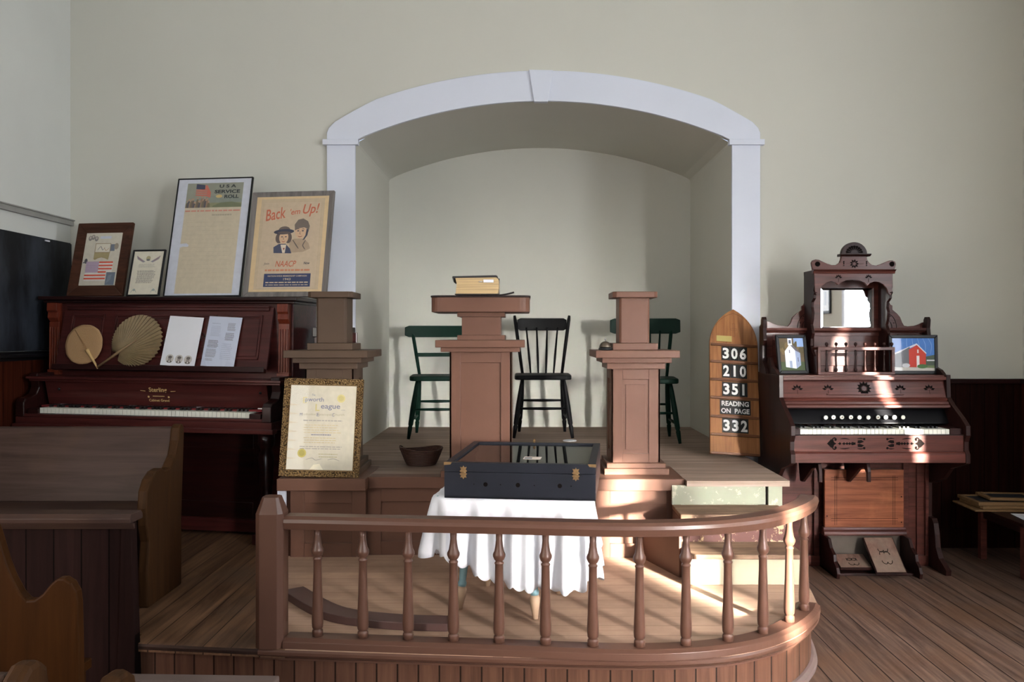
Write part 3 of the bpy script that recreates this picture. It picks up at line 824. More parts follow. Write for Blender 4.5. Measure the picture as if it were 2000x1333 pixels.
m = MB(); m.tube([(-.008, hd2 - .012, hh2), (-.008, hd2 - .012, hh2 + .004), (-.008, hd2 - .012, hh2 + .007), (-.008, hd2 - .012, hh2 + .016)], [.006, .003, .007, .003], 12).build('knob', M_brass, lid)
cdm = MB().box(-.035, .035, -.03, .03, 0, .0015, 0).box(-.03, 0, -.026, .005, .0015, .0018, 1)
o = cdm.build('printed_card', [mat('pinkish_card', C(215, 200, 190), .6), pm(90, 100, 110)])
o.matrix_world = mbasis(dc) @ Matrix.Translation((0.03, -.13, hh2 - .0065)) 
o.location = (mbasis(dc) @ Vector((0.03, -.13, hh2 - .0068))); o.rotation_euler = (0, 0, TR)
tag(o, 'small pale printed card lying on the glass lid of the navy case', 'card')

# ------------------------------------------------------------------ flat artwork and framed things
class Art:
    def __init__(s): s.m = MB(); s.cols = []; s.k = 0
    def ci(s, c):
        if c not in s.cols: s.cols.append(c)
        return s.cols.index(c)
    def poly(s, pts, c, layer=None):
        s.k += 1; y = -(layer if layer is not None else s.k) * .00004 - .0004
        s.m.add([(u, y, v) for u, v in pts], [list(range(len(pts)))], False, s.ci(c)); return s
    def rect(s, u0, u1, v0, v1, c): return s.poly([(u0, v0), (u1, v0), (u1, v1), (u0, v1)], c)
    def ell(s, u, v, ru, rv, c, n=20, a0=0, a1=360, rot=0):
        pts = []
        for k in range(n if a1 - a0 == 360 else n + 1):
            a = R(a0 + (a1 - a0) * k / n); x, y = ru * math.cos(a), rv * math.sin(a)
            pts.append((u + x * math.cos(rot) - y * math.sin(rot), v + x * math.sin(rot) + y * math.cos(rot)))
        return s.poly(pts, c)
    def text(s, t, u, v, c, w=None, h=None, bold=0.0, shear=0.0, rot=0.0, sx=1.0):
        vs, fs = text_geo(t, w, h, bold, shear, sx); s.k += 1; y = -s.k * .00004 - .0004
        ca, sa = math.cos(rot), math.sin(rot)
        s.m.add([(u + a * ca - b_ * sa, y, v + a * sa + b_ * ca) for a, b_ in vs], fs, False, s.ci(c)); return s
    def lines(s, u0, u1, v0, v1, n, c, th=.35, rag=.15, words=True):
        rnd = random.Random(int((u0 + v0) * 1e5)); s.k += 1; y = -s.k * .00004 - .0004; ci = s.ci(c)
        for i in range(n):
            v = v1 - (v1 - v0) * (i + .5) / n; hgt = (v1 - v0) / n * th / 2
            u = u0 + (u1 - u0) * rag * rnd.random() * .3; end = u1 - (u1 - u0) * rag * rnd.random()
            while u < end:
                w = (u1 - u0) * rnd.uniform(.04, .13) if words else end - u
                e = min(u + w, end)
                s.m.add([(u, y, v - hgt), (e, y, v - hgt), (e, y, v + hgt), (u, y, v + hgt)], [(0, 1, 2, 3)], False, ci)
                u = e + (u1 - u0) * .018
        return s
    def stroke(s, pts, w, c):
        P = catmull([(a, 0, b_) for a, b_ in pts], 5); s.k += 1; y = -s.k * .00004 - .0004; vs = []
        for i, p in enumerate(P):
            t = (P[min(i + 1, len(P) - 1)] - P[max(i - 1, 0)]); t.normalize()
            k = w / 2 * (.55 + .45 * math.sin(PI * i / (len(P) - 1)))
            vs += [(p.x - t.z * k, y, p.z + t.x * k), (p.x + t.z * k, y, p.z - t.x * k)]
        s.m.add(vs, [(2 * i, 2 * i + 1, 2 * i + 3, 2 * i + 2) for i in range(len(P) - 1)], False, s.ci(c)); return s
    def build(s, name, parent, off=(0, 0, 0)):
        o = s.m.build(name, [pm(*c) for c in s.cols], parent, flip=False)
        o.location = off; return o

def frame_thing(name, label, loc, rz, lean, w, h, bd, th, fmat, art, paper=(230, 226, 214), inset=.004, glass=True, cat='picture frame', group=None, prof=None, ry=0.0):
    """bottom centre at loc, leaning back by 'lean'; art(Art, w, h) draws inside the opening, origin at the frame's bottom centre"""
    e = thing(name, label, cat, loc, (0, 0, 0), group)
    e.rotation_euler = (Matrix.Rotation(rz, 4, 'Z') @ Matrix.Rotation(-lean, 4, 'X') @ Matrix.Rotation(ry, 4, 'Y')).to_euler()
    bt = bd if not hasattr(bd, '__len__') else bd[0]; bb = bd if not hasattr(bd, '__len__') else bd[1]; bs_ = bt
    m = MB(); a, b_ = w / 2, h
    for i in range(4):
        o4 = [(-a, 0), (a, 0), (a, b_), (-a, b_)]; i4 = [(-a + bs_, bb), (a - bs_, bb), (a - bs_, b_ - bt), (-a + bs_, b_ - bt)]
        j = (i + 1) % 4
        q = [o4[i], o4[j], i4[j], i4[i]]
        y0 = -th; yi = -th + (prof or 0)
        vs = [(q[0][0], y0, q[0][1]), (q[1][0], y0, q[1][1]), (q[2][0], yi, q[2][1]), (q[3][0], yi, q[3][1])] + [(u, 0, v) for u, v in q]
        m.add(vs, [(0, 1, 2, 3), (4, 5, 6, 7), (0, 1, 5, 4), (1, 2, 6, 5), (2, 3, 7, 6), (3, 0, 4, 7)])
    fo = m.build('frame', fmat, e, bevel=min(.003, bs_ * .25))
    MB().box(-a + bs_ - .001, a - bs_ + .001, -th + inset + .0015, -.001, bb - .001, b_ - bt + .001).build('backing', pm(*paper), e)
    A = Art(); art(A, a - bs_, bb, b_ - bt); A.build('print', e, (0, -th + inset + .0014, 0))
    if glass:
        g = MB(); yy = -th + inset - .0006 + (0 if not prof else .001)
        g.add([(-a + bs_, yy, bb), (a - bs_, yy, bb), (a - bs_, yy, b_ - bt), (-a + bs_, yy, b_ - bt)], [(0, 1, 2, 3)])
        g.build('glass', M_glass, e)
    return e

# ------------------------------------------------------------------ upright piano
PR = R(-8.2); PC = Vector((-2.073, 4.548, PLAT))
pn = thing('upright_piano', 'dark red mahogany upright piano angled in the left corner', 'piano', PC, (0, 0, PR))
pn.rotation_euler = (0, R(0.55), PR)
PM = mbasis(pn)
def PL(x, y, z): return PM @ Vector((x, y, z))
def plx(px, y):
    k = (px - VX) / F; c, s_ = math.cos(PR), math.sin(PR)
    return (k * (PC.y + y * c) - PC.x + y * s_) / (c - k * s_)
def plz(py, x, y):
    p = PL(x, y, 0); return (EYE - (py - VY) * p.y / F) - p.z
HL = .745
m = MB(); m.box(-HL, HL, .27, .60, .06, 1.31); m.box(-HL, HL, .255, .27, .02, .60)
m.box(-HL - .002, HL + .002, .25, .60, 0.02, .09)
m.build('case', M_maho, pn, bevel=.004)
m = MB(); m.box(-HL - .04, HL + .04, .215, .615, 1.316, 1.338); m.box(-HL - .02, HL + .02, .235, .605, 1.300, 1.316); m.build('lid', M_maho_dk, pn, bevel=.005)
m = MB(); m.box(-HL, HL, .10, .27, .855, .868); m.box(-HL - .01, HL + .01, .085, .27, .868, .882); m.build('shelf', M_maho, pn, bevel=.003)
# music desk leaning forward at its foot
dk_a = math.atan(.08 / .325)
DM = Matrix.Translation((0, .172, .945)) @ Matrix.Rotation(-dk_a, 4, 'X')
m = MB(); W2 = .615; HD = .345
m.box(-W2 - .02, W2 + .02, 0, .018, -.012, HD, M=DM)
def moulding(u0, u1, v0, v1, w=.012, d_=.008):
    m.box(u0, u1, -d_, 0, v0, v0 + w, M=DM); m.box(u0, u1, -d_, 0, v1 - w, v1, M=DM); m.box(u0, u0 + w, -d_, 0, v0, v1, M=DM); m.box(u1 - w, u1, -d_, 0, v0, v1, M=DM)
moulding(-.58, -.375, .045, .30); moulding(-.31, .31, .045, .30); moulding(.375, .58, .045, .30)
for u0, u1 in ((-.585, -.37), (-.315, .315), (.37, .585)):
    for w in (.02,): moulding(u0 + w, u1 - w, .045 + w - .002, .30 - w + .002, .004, .004)
m.box(-W2, W2, -.012, .0, HD - .022, HD - .006, M=DM); m.box(-W2, W2, -.018, .0, HD - .006, HD + .004, M=DM)
dsk = m.build('music_desk', M_maho, pn, bevel=.002)
m = MB(); m.box(-W2 - .02, W2 + .02, -.028, 0.0, -.03, -.008, M=DM); m.box(-W2 - .02, W2 + .02, -.032, -.026, -.03, .0, M=DM); m.build('ledge', M_maho_dk, dsk, bevel=.002)
# carved scrolls in the middle panel
m = MB()
for sgn in (-1, 1):
    for (cx, cz, r0, n_) in ((.10, .20, .045, 1.4), (.22, .17, .03, 1.3), (.03, .14, .03, 1.2)):
        pts = [DM @ Vector((sgn * (cx + r0 * (1 - k / 26) * math.cos(2 * PI * n_ * k / 20)), -.002, cz + r0 * (1 - k / 26) * math.sin(2 * PI * n_ * k / 20))) for k in range(20)]
        m.tube(pts, .005, 6)
m.build('carving', M_maho_dk, dsk)
for sgn in (-1, 1):
    m = MB(); xx = sgn * (HL - .045); w = .032
    m.box(xx - w, xx + w, .245, .27, .90, 1.19)
    for k in (-1, -.33, .33, 1): m.box(xx + k * w * .72 - .004, xx + k * w * .72 + .004, .238, .246, .92, 1.16)
    m.box(xx - w - .004, xx + w + .004, .236, .27, .885, .915); m.build('pilaster', M_maho_or, pn, bevel=.002)
    m = MB(); m.prism([(.27, 1.30), (.222, 1.30), (.220, 1.255), (.232, 1.245), (.228, 1.215), (.25, 1.19), (.27, 1.185)], 'YZ', xx - w, xx + w); m.build('corbel', M_maho_or, pn, bevel=.003)
# fall board
m = MB(); m.prism([(.12, .855), (.27, .855), (.27, .70), (.155, .725)], 'YZ', -.66, .66)
fb = m.build('fallboard', M_maho, pn, bevel=.002)
M_gilt = mat('gilt_lettering', C(206, 176, 120), .5, .1, var=.1)
FBM = Matrix.Translation((.02, .1195, .855)) @ Matrix.Rotation(math.atan(.035 / .13), 4, 'X')
m = MB()
for t, v, h, u in (('Sterling', -.042, .034, 0), ('Cabinet Grand', -.100, .015, 0)):
    vs, fs = text_geo(t, None, h, .02, 0); m.add([(a + u, -.001, b_ + v) for a, b_ in vs], fs, False, 0, FBM)
m.add([(-.035, -.001, -.074), (.035, -.001, -.074), (.035, -.001, -.078), (-.035, -.001, -.078)], [(0, 1, 2, 3)], False, 0, FBM)
for sgn in (-1, 1):
    m.add([(sgn * .075, -.001, -.045), (sgn * .105, -.001, -.043), (sgn * .105, -.001, -.046), (sgn * .075, -.001, -.049)], [(0, 1, 2, 3)], False, 0, FBM)
    m.lathe([(.006, 0), (.006, .001)], (0, 0, 0), 6, 0, FBM @ Matrix.Translation((sgn * .06, -.001, -.08)) @ Matrix.Rotation(R(90), 4, 'X'), smooth=False)
m.build('lettering', M_gilt, fb)
for sgn in (-1, 1): MB().lathe([(.008, 0), (.008, .004), (.004, .008)], (0, 0, 0), 12, 0, FBM @ Matrix.Translation((sgn * .60, 0, -.045)) @ Matrix.Rotation(R(90), 4, 'X')).build('button', M_black, fb)
for hx in (-.56, -.14, .26, .62): MB().box(hx - .022, hx + .022, .146, .152, .722, .727).build('hinge', M_silver, fb)
MB().box(-.66, .66, .095, .155, .712, .722).build('nameboard_felt', mat('red_felt_strip', C(120, 28, 30), .8), pn)
# key bed with cheeks
m = MB(); m.box(-HL, HL, .0, .27, .615, .665); m.box(-HL - .012, HL + .012, -.012, .05, .603, .628); m.box(-.70, .70, .0, .020, .665, .682); kb = m.build('keybed', M_maho, pn, bevel=.004)
cheek = [(.27, .90), (.10, .90), (.095, .875), (.11, .86), (.115, .82), (.095, .785), (.055, .77), (.015, .765), (-.002, .745), (-.004, .665), (.27, .665)]
for sgn in (-1, 1):
    xx = sgn * (HL - .028); MB().prism(cheek, 'YZ', xx - .026, xx + .026).build('cheek', M_maho_dk, pn, bevel=.005)
for sgn in (-1, 1): MB().box(min(sgn * .615, sgn * .68), max(sgn * .615, sgn * .68), .01, .15, .665, .708).build('key_block', M_maho_dk, pn, bevel=.003)
kw = 1.228 / 52
k0 = MB().box(.001, kw - .001, .022, .16, .684, .714).build('white_key', M_ivory, pn, bevel=.0008); k0.location = (-.614, 0, 0)
for i in range(1, 52): c = copy_obj(k0, pn); c.location = (-.614 + kw * i, 0, 0)
b0 = MB().box(-.0055, .0055, .072, .16, .7, .727).build('black_key', M_ebony, pn, bevel=.0012); first = True
for i in range(51):
    if (i % 7) in (0, 2, 3, 5, 6):       # starts on A
        c = b0 if first else copy_obj(b0, pn); first = False
        c.location = (-.614 + kw * (i + 1), 0, 0)
for sgn in (-1, 1):
    MB().lathe([(.045, 0), (.045, .06), (.028, .07), (.040, .10), (.026, .14), (.034, .30), (.042, .46), (.028, .50), (.044, .53), (.044, .60)], (sgn * (HL - .055), .06, 0.015), 16).build('leg', M_maho_dk, pn)
    MB().box(sgn * (HL - .055) - .045, sgn * (HL - .055) + .045, -.01, .27, .02, .075).build('toe_block', M_maho_dk, pn, bevel=.006)
    MB().lathe([(.02, -.012), (.02, .012)], (0, 0, 0), 14, 0, Matrix.Translation((sgn * (HL - .055), .03, .012)) @ Matrix.Rotation(R(90), 4, 'Y')).build('caster', M_iron, pn)
m = MB(); panel_front(m, -.62, .62, .24, .10, .58, .09, .01); m.build('lower_panel', M_maho_dk, pn, bevel=.003)

# paper fans and sheets leaning on the music desk
def desk_thing(name, label, cat, px, lift=0, group=None, yoff=-.018, tilt=0, rz=0):
    x = plx(px, .155)
    base = PL(0, 0, 0)
    e = thing(name, label, cat, (0, 0, 0), (0, 0, 0), group)
    Mw = PM @ DM @ Matrix.Translation((x, yoff, lift)) @ Matrix.Rotation(-tilt, 4, 'X') @ Matrix.Rotation(rz, 4, 'Y')
    e.location = Mw.to_translation(); e.rotation_euler = Mw.to_euler()
    return e
s = NT('woven_palm_fan'); co = s.coords()
wv = s.n('ShaderNodeTexWave', wave_type='RINGS', rings_direction='Y'); wv.inputs['Scale'].default_value = 60; wv.inputs['Distortion'].default_value = 4; s.l(co, wv.inputs[0])
s.l(s.ramp(wv.outputs[1], [(.1, C(158, 122, 84)), (.9, C(190, 154, 112))]), s.b.inputs['Base Color']); s.bump(wv.outputs[1], .5, .002); s.b.inputs['Roughness'].default_value = .7
f1 = desk_thing('palm_fan', 'round tan woven palm fan leaning on the piano music desk', 'hand fan', 155, .117, 'palm leaf hand fans', -.020, .02, R(-40))
m = MB()
def disc(u, v, rx, ry, pleat=0, n=60, yy=0):
    a = 2 * PI * u; r = v * (1 + .010 * math.sin(a * 4 + 1) + .006 * math.sin(a * 13))
    return (rx * r * math.cos(a), yy - (pleat * (1 if int(u * n) % 2 else -1) * v), ry * r * math.sin(a))
m.grid(lambda u, v: disc(u, v, .112, .120), 60, 8, wrap=True).build('leaf', s.m, f1, flip=False)
f1.children[0].modifiers.new('thickness', 'SOLIDIFY').thickness = .002
M_stick = mat('pale_fan_handle', C(196, 164, 112), .5)
MB().tube([(0, -.004, -.045), (0, -.006, -.06), (0, -.006, -.14), (0, -.006, -.185)], [.012, .010, .006, .006], 10).build('handle', M_stick, f1)
MB().tube([(0, -.003, -.05), (.0, -.003, .11)], [.004, .002], 8).build('midrib', mat('fan_rib', C(140, 104, 66), .6), f1)
f2 = desk_thing('palm_fan', 'large pleated olive brown palm leaf fan beside the tan round fan', 'hand fan', 259, .142, 'palm leaf hand fans', -.026, .02, R(52))
M_leaf2 = mat('dried_palm_leaf', C(134, 116, 86), .65, var=.15, vs=20)
N2 = 96
def leaf2(u, v):
    a = R(-128 + 256 * u) + PI / 2            # fan of pleats open round the stem foot
    cx, cz = 0, -.12
    lim = .225 - .02 * abs(u - .5) * 2
    # distance from the stem foot to a round outline
    ang = a; ex, ez = math.cos(ang), math.sin(ang)
    bb = -(0 * ex + .12 * ez * -1) * -1; bb = -.12 * ez * -1 * -1; disc_ = bb * bb - (.12 ** 2 - .152 ** 2)
    L = .12 * ez + math.sqrt(max(disc_, 0))
    k = int(round(u * N2)) % 2
    L *= (1 - .02 * k)
    return (cx + ex * L * v, -.006 * (k - .5) * 2 * v, cz + ez * L * v)
MB().grid(leaf2, N2 + 1, 6, smooth=False).build('leaf', M_leaf2, f2, flip=False)
f2.children[0].modifiers.new('thickness', 'SOLIDIFY').thickness = .001
MB().tube([(0, -.008, .0), (0, -.012, -.12), (0, -.012, -.26)], [.004, .008, .006], 8).build('handle', mat('brown_fan_handle', C(128, 104, 74), .5), f2)
tw = desk_thing('dried_twig', 'thin dark dried stem rising behind the pleated fan', 'twig', 222, .14, None, -.002)
MB().tube([(-.02, -.006, -.03), (.0, -.006, .03), (.01, -.006, .06), (.035, -.006, .11), (.07, -.006, .16)], [.004, .004, .006, .003, .001], 6).build('stem', M_carve, tw)

def sheet(name, label, px, w, h, art, paper, rz, lean, yoff=-.019, cover=False):
    e = desk_thing(name, label, 'booklet', px, 0, None, yoff, lean, rz)
    MB().box(-w / 2, w / 2, -.001, .001, 0, h).build('page', paper, e)
    A = Art(); art(A, w / 2, h); A.build('print', e, (0, -.001, 0))
    if cover:
        g = MB(); g.grid(lambda u, v: (-w / 2 - .003 + (w + .006) * u, -.004 - .0015 * math.sin(u * 7 + v * 5), -.001 + (h + .004) * v), 10, 12)
        g.build('plastic_sleeve', glass_mat('plastic_sleeve_film', ior=1.5, extra=.04), e, flip=False)
    return e
def art1(A, w, h):
    for k, u in enumerate((-.052, 0.004, .058)):
        A.ell(u, .040, .024, .024, (196, 192, 188), 24)
        A.ell(u, .036, .010, .013, (150, 142, 136)); A.ell(u + .001, .048, .012, .008, (96, 90, 86)); A.ell(u, .022, .016, .007, (110, 104, 100)); A.rect(u - .003, u + .003, .019, .028, (228, 226, 222))
sheet('church_booklet', 'white booklet with three round portraits on the piano music desk', 343, .205, .285, art1, M_paper, R(3.0), .02)
def art2(A, w, h):
    G = (132, 134, 150); G2 = (176, 184, 206)
    A.lines(-.075, -.015, .235, .255, 1, G2, .25); A.lines(-.075, -.015, .17, .232, 9, G2, .4)
    A.lines(.02, .07, .205, .252, 7, G, .5); A.lines(.015, .07, .15, .195, 7, (104, 106, 120), .5)
    A.lines(-.08, -.015, .105, .15, 6, (104, 106, 120), .5); A.lines(-.082, -.02, .05, .10, 7, G, .5); A.lines(.005, .07, .04, .135, 9, G2, .35); A.lines(-.08, -.03, .03, .045, 2, G, .4)
sheet('typed_sheet', 'typed two-column sheet in a clear plastic sleeve on the music desk', 421, .195, .285, art2, mat('bluish_sheet', C(206, 214, 234), .5, var=.01), R(2.5), .02, cover=True)

# frames on the piano lid
def lid_point(px, y):
    x = plx(px, y); return PL(x, y, 1.3405)
def art_flag(A, w, v0, v1):
    A.rect(-w, w, v0, v1, (212, 206, 190))
    H2 = v1 - v0; W3 = 2 * w
    q = lambda u, v: (-w + W3 * u, v0 + H2 * v)
    def R_(u0, u1, a, b_, c): p0, p1 = q(u0, a), q(u1, b_); A.rect(p0[0], p1[0], p0[1], p1[1], c)
    for a, b_ in ((.12, .90), (.2, .92), (.3, .89)):
        p = q(a, b_); A.ell(p[0], p[1], .012, .016, (140, 134, 130)); A.ell(p[0], p[1] + .004, .006, .008, (196, 186, 176))
    R_(.40, .72, .89, .94, (206, 210, 222)); R_(.30, .74, .62, .80, (150, 128, 88)); R_(.315, .725, .63, .79, (224, 218, 202))
    p = q(.42, .70); A.stroke([q(.38, .67), q(.46, .74), q(.52, .67), q(.58, .72)], .003, (90, 90, 100)); A.stroke([q(.56, .72), q(.62, .66), q(.70, .71)], .003, (180, 130, 80))
    R_(.74, .86, .65, .78, (116, 124, 138)); p = q(.9, .74); A.ell(p[0], p[1], .014, .02, (158, 146, 128))
    A.poly([q(.30, .50), q(.30, .62), q(.74, .62), q(.72, .48), q(.62, .51), q(.52, .53), q(.42, .51), q(.34, .48)], (172, 158, 116))
    p = q(.1, .46); A.ell(p[0], p[1], .010, .016, (84, 84, 90)); R_(.02, .14, .42, .44, (96, 96, 100))
    R_(.12, .88, .08, .45, (228, 222, 214)); R_(.12, .48, .24, .45, (178, 156, 178))
    for i in range(6):
        for j in range(8): p = q(.145 + j * .043, .26 + i * .032); A.rect(p[0] - .002, p[0] + .002, p[1] - .002, p[1] + .002, (208, 196, 214))
    for k, (u0, u1) in enumerate(((.49, .88), (.49, .88), (.49, .87), (.49, .72), (.12, .72), (.12, .72))):
        v = .435 - k * .062; R_(u0, u1, v - .016, v + .012, (222, 92, 68))
    R_(.74, .99, 0, .24, (110, 120, 134)); A.poly([q(.76, .02), q(.88, .1), q(.9, .2), q(.8, .18)], (126, 138, 152))
yb1 = .345
frame_thing('framed_collage', 'dark brown wooden frame with a flag collage, leftmost on the piano lid', lid_point(184, yb1), PR, R(14), .355, .455, (.064, .066), .022, wood('dark_frame_wood', C(50, 30, 22), C(88, 54, 40), 'X', .45), art_flag, paper=(212, 206, 190), prof=.010)
def art_doc(A, w, v0, v1):
    A.rect(-w, w, v0, v1, (224, 218, 200)); c = (v0 + v1) / 2; H2 = v1 - v0
    for sg in (-1, 1):
        A.poly([(sg * .016, v0 + H2 * .76), (sg * .075, v0 + H2 * .90), (sg * .068, v0 + H2 * .82), (sg * .03, v0 + H2 * .74)], (150, 148, 154))
        for k in range(3): A.stroke([(sg * (.03 + k * .006), v0 + H2 * (.76 + .012 * k)), (sg * (.05 + k * .006), v0 + H2 * (.82 + .01 * k)), (sg * (.07), v0 + H2 * (.88 + .01 * k))], .0022, ((176, 116, 116), (110, 114, 130), (176, 130, 120))[k])
        A.stroke([(sg * .08, v0 + .012), (sg * .06, v0 + .035), (sg * .045, v0 + .012)], .003, (150, 158, 150)); A.ell(sg * .06, v0 + .028, .008, .007, (160, 168, 160))
    A.ell(0, v0 + H2 * .84, .014, .014, (180, 168, 130)); A.ell(0, v0 + H2 * .80, .012, .006, (120, 120, 118))
    A.lines(-.058, .058, v0 + H2 * .62, v0 + H2 * .71, 3, (176, 170, 158), .35); A.lines(-.06, .06, v0 + H2 * .26, v0 + H2 * .56, 11, (142, 136, 128), .5)
frame_thing('framed_certificate', 'small thin black frame with a printed honour certificate between two taller frames', lid_point(276, .31), PR, R(15), .205, .285, .010, .014, M_black, art_doc, paper=(224, 218, 200))
def art_usa(A, w, v0, v1):
    A.rect(-w, w, v0, v1, (206, 210, 222)); p0, p1 = -.172, .182; b0_, t0 = v0 + .012, v1 - .025
    A.rect(p0, p1, b0_, t0, (204, 192, 168))
    hs = t0 - .155
    A.rect(p0, p1, hs, t0, (150, 152, 138)); A.rect(p0, p1, hs, hs + .045, (138, 140, 108))
    A.poly([(p0, hs + .04), (-.08, hs + .06), (0, hs + .075), (.06, hs + .055), (.12, hs + .07), (p1, hs + .05), (p1, hs + .03), (p0, hs + .03)], (138, 146, 136))
    A.poly([(.0, hs + .01), (.05, hs + .03), (.12, hs + .035), (p1, hs + .02), (p1, hs + .002), (0, hs + .002)], (116, 122, 94))
    A.ell(.035, hs + .07, .02, .01, (206, 180, 120))
    A.poly([(-.115, t0 - .004), (-.06, t0 - .012), (-.058, t0 - .042), (-.115, t0 - .036)], (70, 74, 96))
    for k in range(4):
        A.poly([(-.115, t0 - .040 - .011 * k), (-.04, t0 - .040 - .012 * k), (-.018, t0 - .06 - .009 * k), (-.02, t0 - .066 - .009 * k), (-.045, t0 - .047 - .012 * k), (-.115, t0 - .046 - .011 * k)], (206, 108, 92))
    A.poly([(-.058, t0 - .012), (-.045, t0 - .014), (-.022, t0 - .055), (-.045, t0 - .045), (-.058, t0 - .04)], (200, 116, 98))
    rnd = random.Random(3)
    for k in range(16):
        u = p0 + .012 + .009 * k; v = hs + rnd.uniform(.015, .05); col = ((110, 96, 90), (86, 88, 96), (150, 124, 104), (120, 110, 88))[k % 4]
        A.poly([(u - .009, hs), (u - .008, v), (u, v + .012), (u + .008, v), (u + .009, hs)], col); A.ell(u, v + .016, .005, .007, (176, 146, 124))
    T = (58, 64, 66)
    A.text('U S A', .085, t0 - .022, T, w=.105, h=.020, bold=.03); A.text('SERVICE', .085, t0 - .056, T, w=.16, h=.022, bold=.035); A.text('ROLL', .115, t0 - .088, T, w=.090, h=.022, bold=.035)
    A.lines(p0 + .005, p1 - .005, hs - .028, hs - .014, 1, (206, 140, 124), .6, 0)
    A.lines(.005, .13, hs - .06, hs - .035, 1, (176, 166, 146), .4, 0)
    for k in range(14): A.lines(p0 + .02, p1 - .02, hs - .10 - .026 * k, hs - .085 - .026 * k, 1, (192, 180, 156), .12, .1)
    A.poly([(p0 - .004, v0 + .29), (p0 - .004, v0 + .315), (p0 + .04, v0 + .318), (p0 + .056, v0 + .306), (p0 + .05, v0 + .296), (p0 + .02, v0 + .298)], (206, 210, 222))
frame_thing('framed_service_roll', 'tall thin black frame with white mat around a service roll, tallest on the piano', lid_point(391, .36), PR, R(13), .475, .735, .0075, .016, M_black, art_usa, paper=(206, 210, 222))
def art_naacp(A, w, v0, v1):
    A.rect(-w, w, v0, v1, (216, 190, 148)); A.rect(-w + .028, w - .022, v0 + .012, v1 - .014, (198, 178, 150)); A.rect(-w + .045, w - .04, v0 + .018, v1 - .032, (182, 162, 134)); A.rect(-w + .046, w - .041, v0 + .019, v1 - .033, (202, 182, 156))
    O = (196, 104, 76); B = (66, 68, 84); K = (100, 88, 84); S = (212, 178, 146)
    A.text("Back", -.098, v1 - .105, O, w=.125, h=.070, bold=.012, shear=.25, rot=.16); A.text("'em", .022, v1 - .092, O, w=.06, h=.036, bold=.012, shear=.25, rot=.1); A.text("Up!", .118, v1 - .085, O, w=.10, h=.078, bold=.012, shear=.3, rot=.05)
    # generic pair of heads: a helmeted man behind a woman in a brimmed hat
    y = v0 + .305
    A.poly([(.01, y - .075), (.0, y - .01), (.03, y + .01), (.09, y + .01), (.12, y - .02), (.13, y - .05), (.09, y - .07)], (176, 154, 130))
    A.stroke([(.02, y + .005), (.045, y - .03), (.06, y - .05)], .006, K); A.stroke([(.10, y + .0), (.085, y - .03), (.10, y - .055)], .006, K)
    A.ell(.065, y + .055, .034, .045, S); A.poly([(.03, y + .06), (.025, y + .095), (.045, y + .125), (.075, y + .132), (.105, y + .115), (.118, y + .085), (.112, y + .05), (.103, y + .07), (.085, y + .078), (.055, y + .073)], (116, 104, 96))
    A.poly([(.1, y + .07), (.112, y + .06), (.108, y + .03), (.092, y + .005), (.08, y + .0), (.096, y + .03)], B)
    for u in (.05, .078): A.ell(u, y + .057, .007, .0035, B)
    A.stroke([(.063, y + .055), (.061, y + .04), (.067, y + .036)], .003, K); A.stroke([(.052, y + .024), (.064, y + .021), (.076, y + .024)], .004, (150, 90, 76)); A.stroke([(.045, y + .066), (.052, y + .069), (.058, y + .066)], .003, K); A.stroke([(.072, y + .066), (.08, y + .069), (.087, y + .065)], .003, K)
    A.poly([(-.088, y - .075), (-.092, y - .04), (-.06, y - .02), (-.02, y - .02), (.01, y - .05), (.02, y - .078)], (74, 78, 100))
    A.poly([(-.05, y - .025), (-.035, y - .075), (-.02, y - .075), (-.015, y - .025)], (222, 208, 188)); A.poly([(-.034, y - .045), (-.028, y - .06), (-.022, y - .045)], (150, 70, 60))
    A.ell(-.062, y + .015, .022, .032, K); A.ell(-.005, y + .015, .020, .032, K); A.ell(-.034, y + .018, .028, .038, S)
    A.ell(-.034, y + .062, .036, .024, (112, 98, 92)); A.ell(-.036, y + .053, .062, .016, B, rot=.04); A.ell(-.034, y + .047, .04, .008, K)
    for u in (-.045, -.022): A.ell(u, y + .022, .006, .003, B)
    A.stroke([(-.034, y + .02), (-.036, y + .008), (-.031, y + .006)], .0025, K); A.stroke([(-.044, y - .004), (-.034, y - .008), (-.024, y - .004)], .0035, (170, 84, 70))
    A.text('Join', -.125, v0 + .165, B, w=.034, h=.016, shear=.3); A.text('NAACP', -.008, v0 + .165, O, w=.125, h=.036, bold=.006, shear=.25); A.text('Now', .118, v0 + .168, B, w=.038, h=.015, shear=.3, bold=.02)
    A.lines(-.13, .14, v0 + .118, v0 + .135, 1, (206, 136, 104), .6, 0)
    A.rect(-.132, .148, v0 + .028, v0 + .106, (56, 66, 100))
    W = (206, 186, 156)
    A.text('NATION-WIDE MEMBERSHIP CAMPAIGN', .008, v0 + .092, W, w=.235, h=.009, bold=.01); A.text('1943', .008, v0 + .073, W, w=.044, h=.013, bold=.01)
    A.lines(-.12, .135, v0 + .048, v0 + .060, 1, W, .5, 0); A.lines(-.12, .135, v0 + .034, v0 + .044, 1, W, .4, 0)
frame_thing('framed_poster', 'grey wooden frame with a tan wartime membership poster, rightmost on the piano', lid_point(553, .37), PR, R(12), .50, .635, .031, .022, wood('grey_frame_wood', C(98, 94, 92), C(140, 134, 130), 'Z', .6), art_naacp, paper=(212, 188, 150), prof=.006)
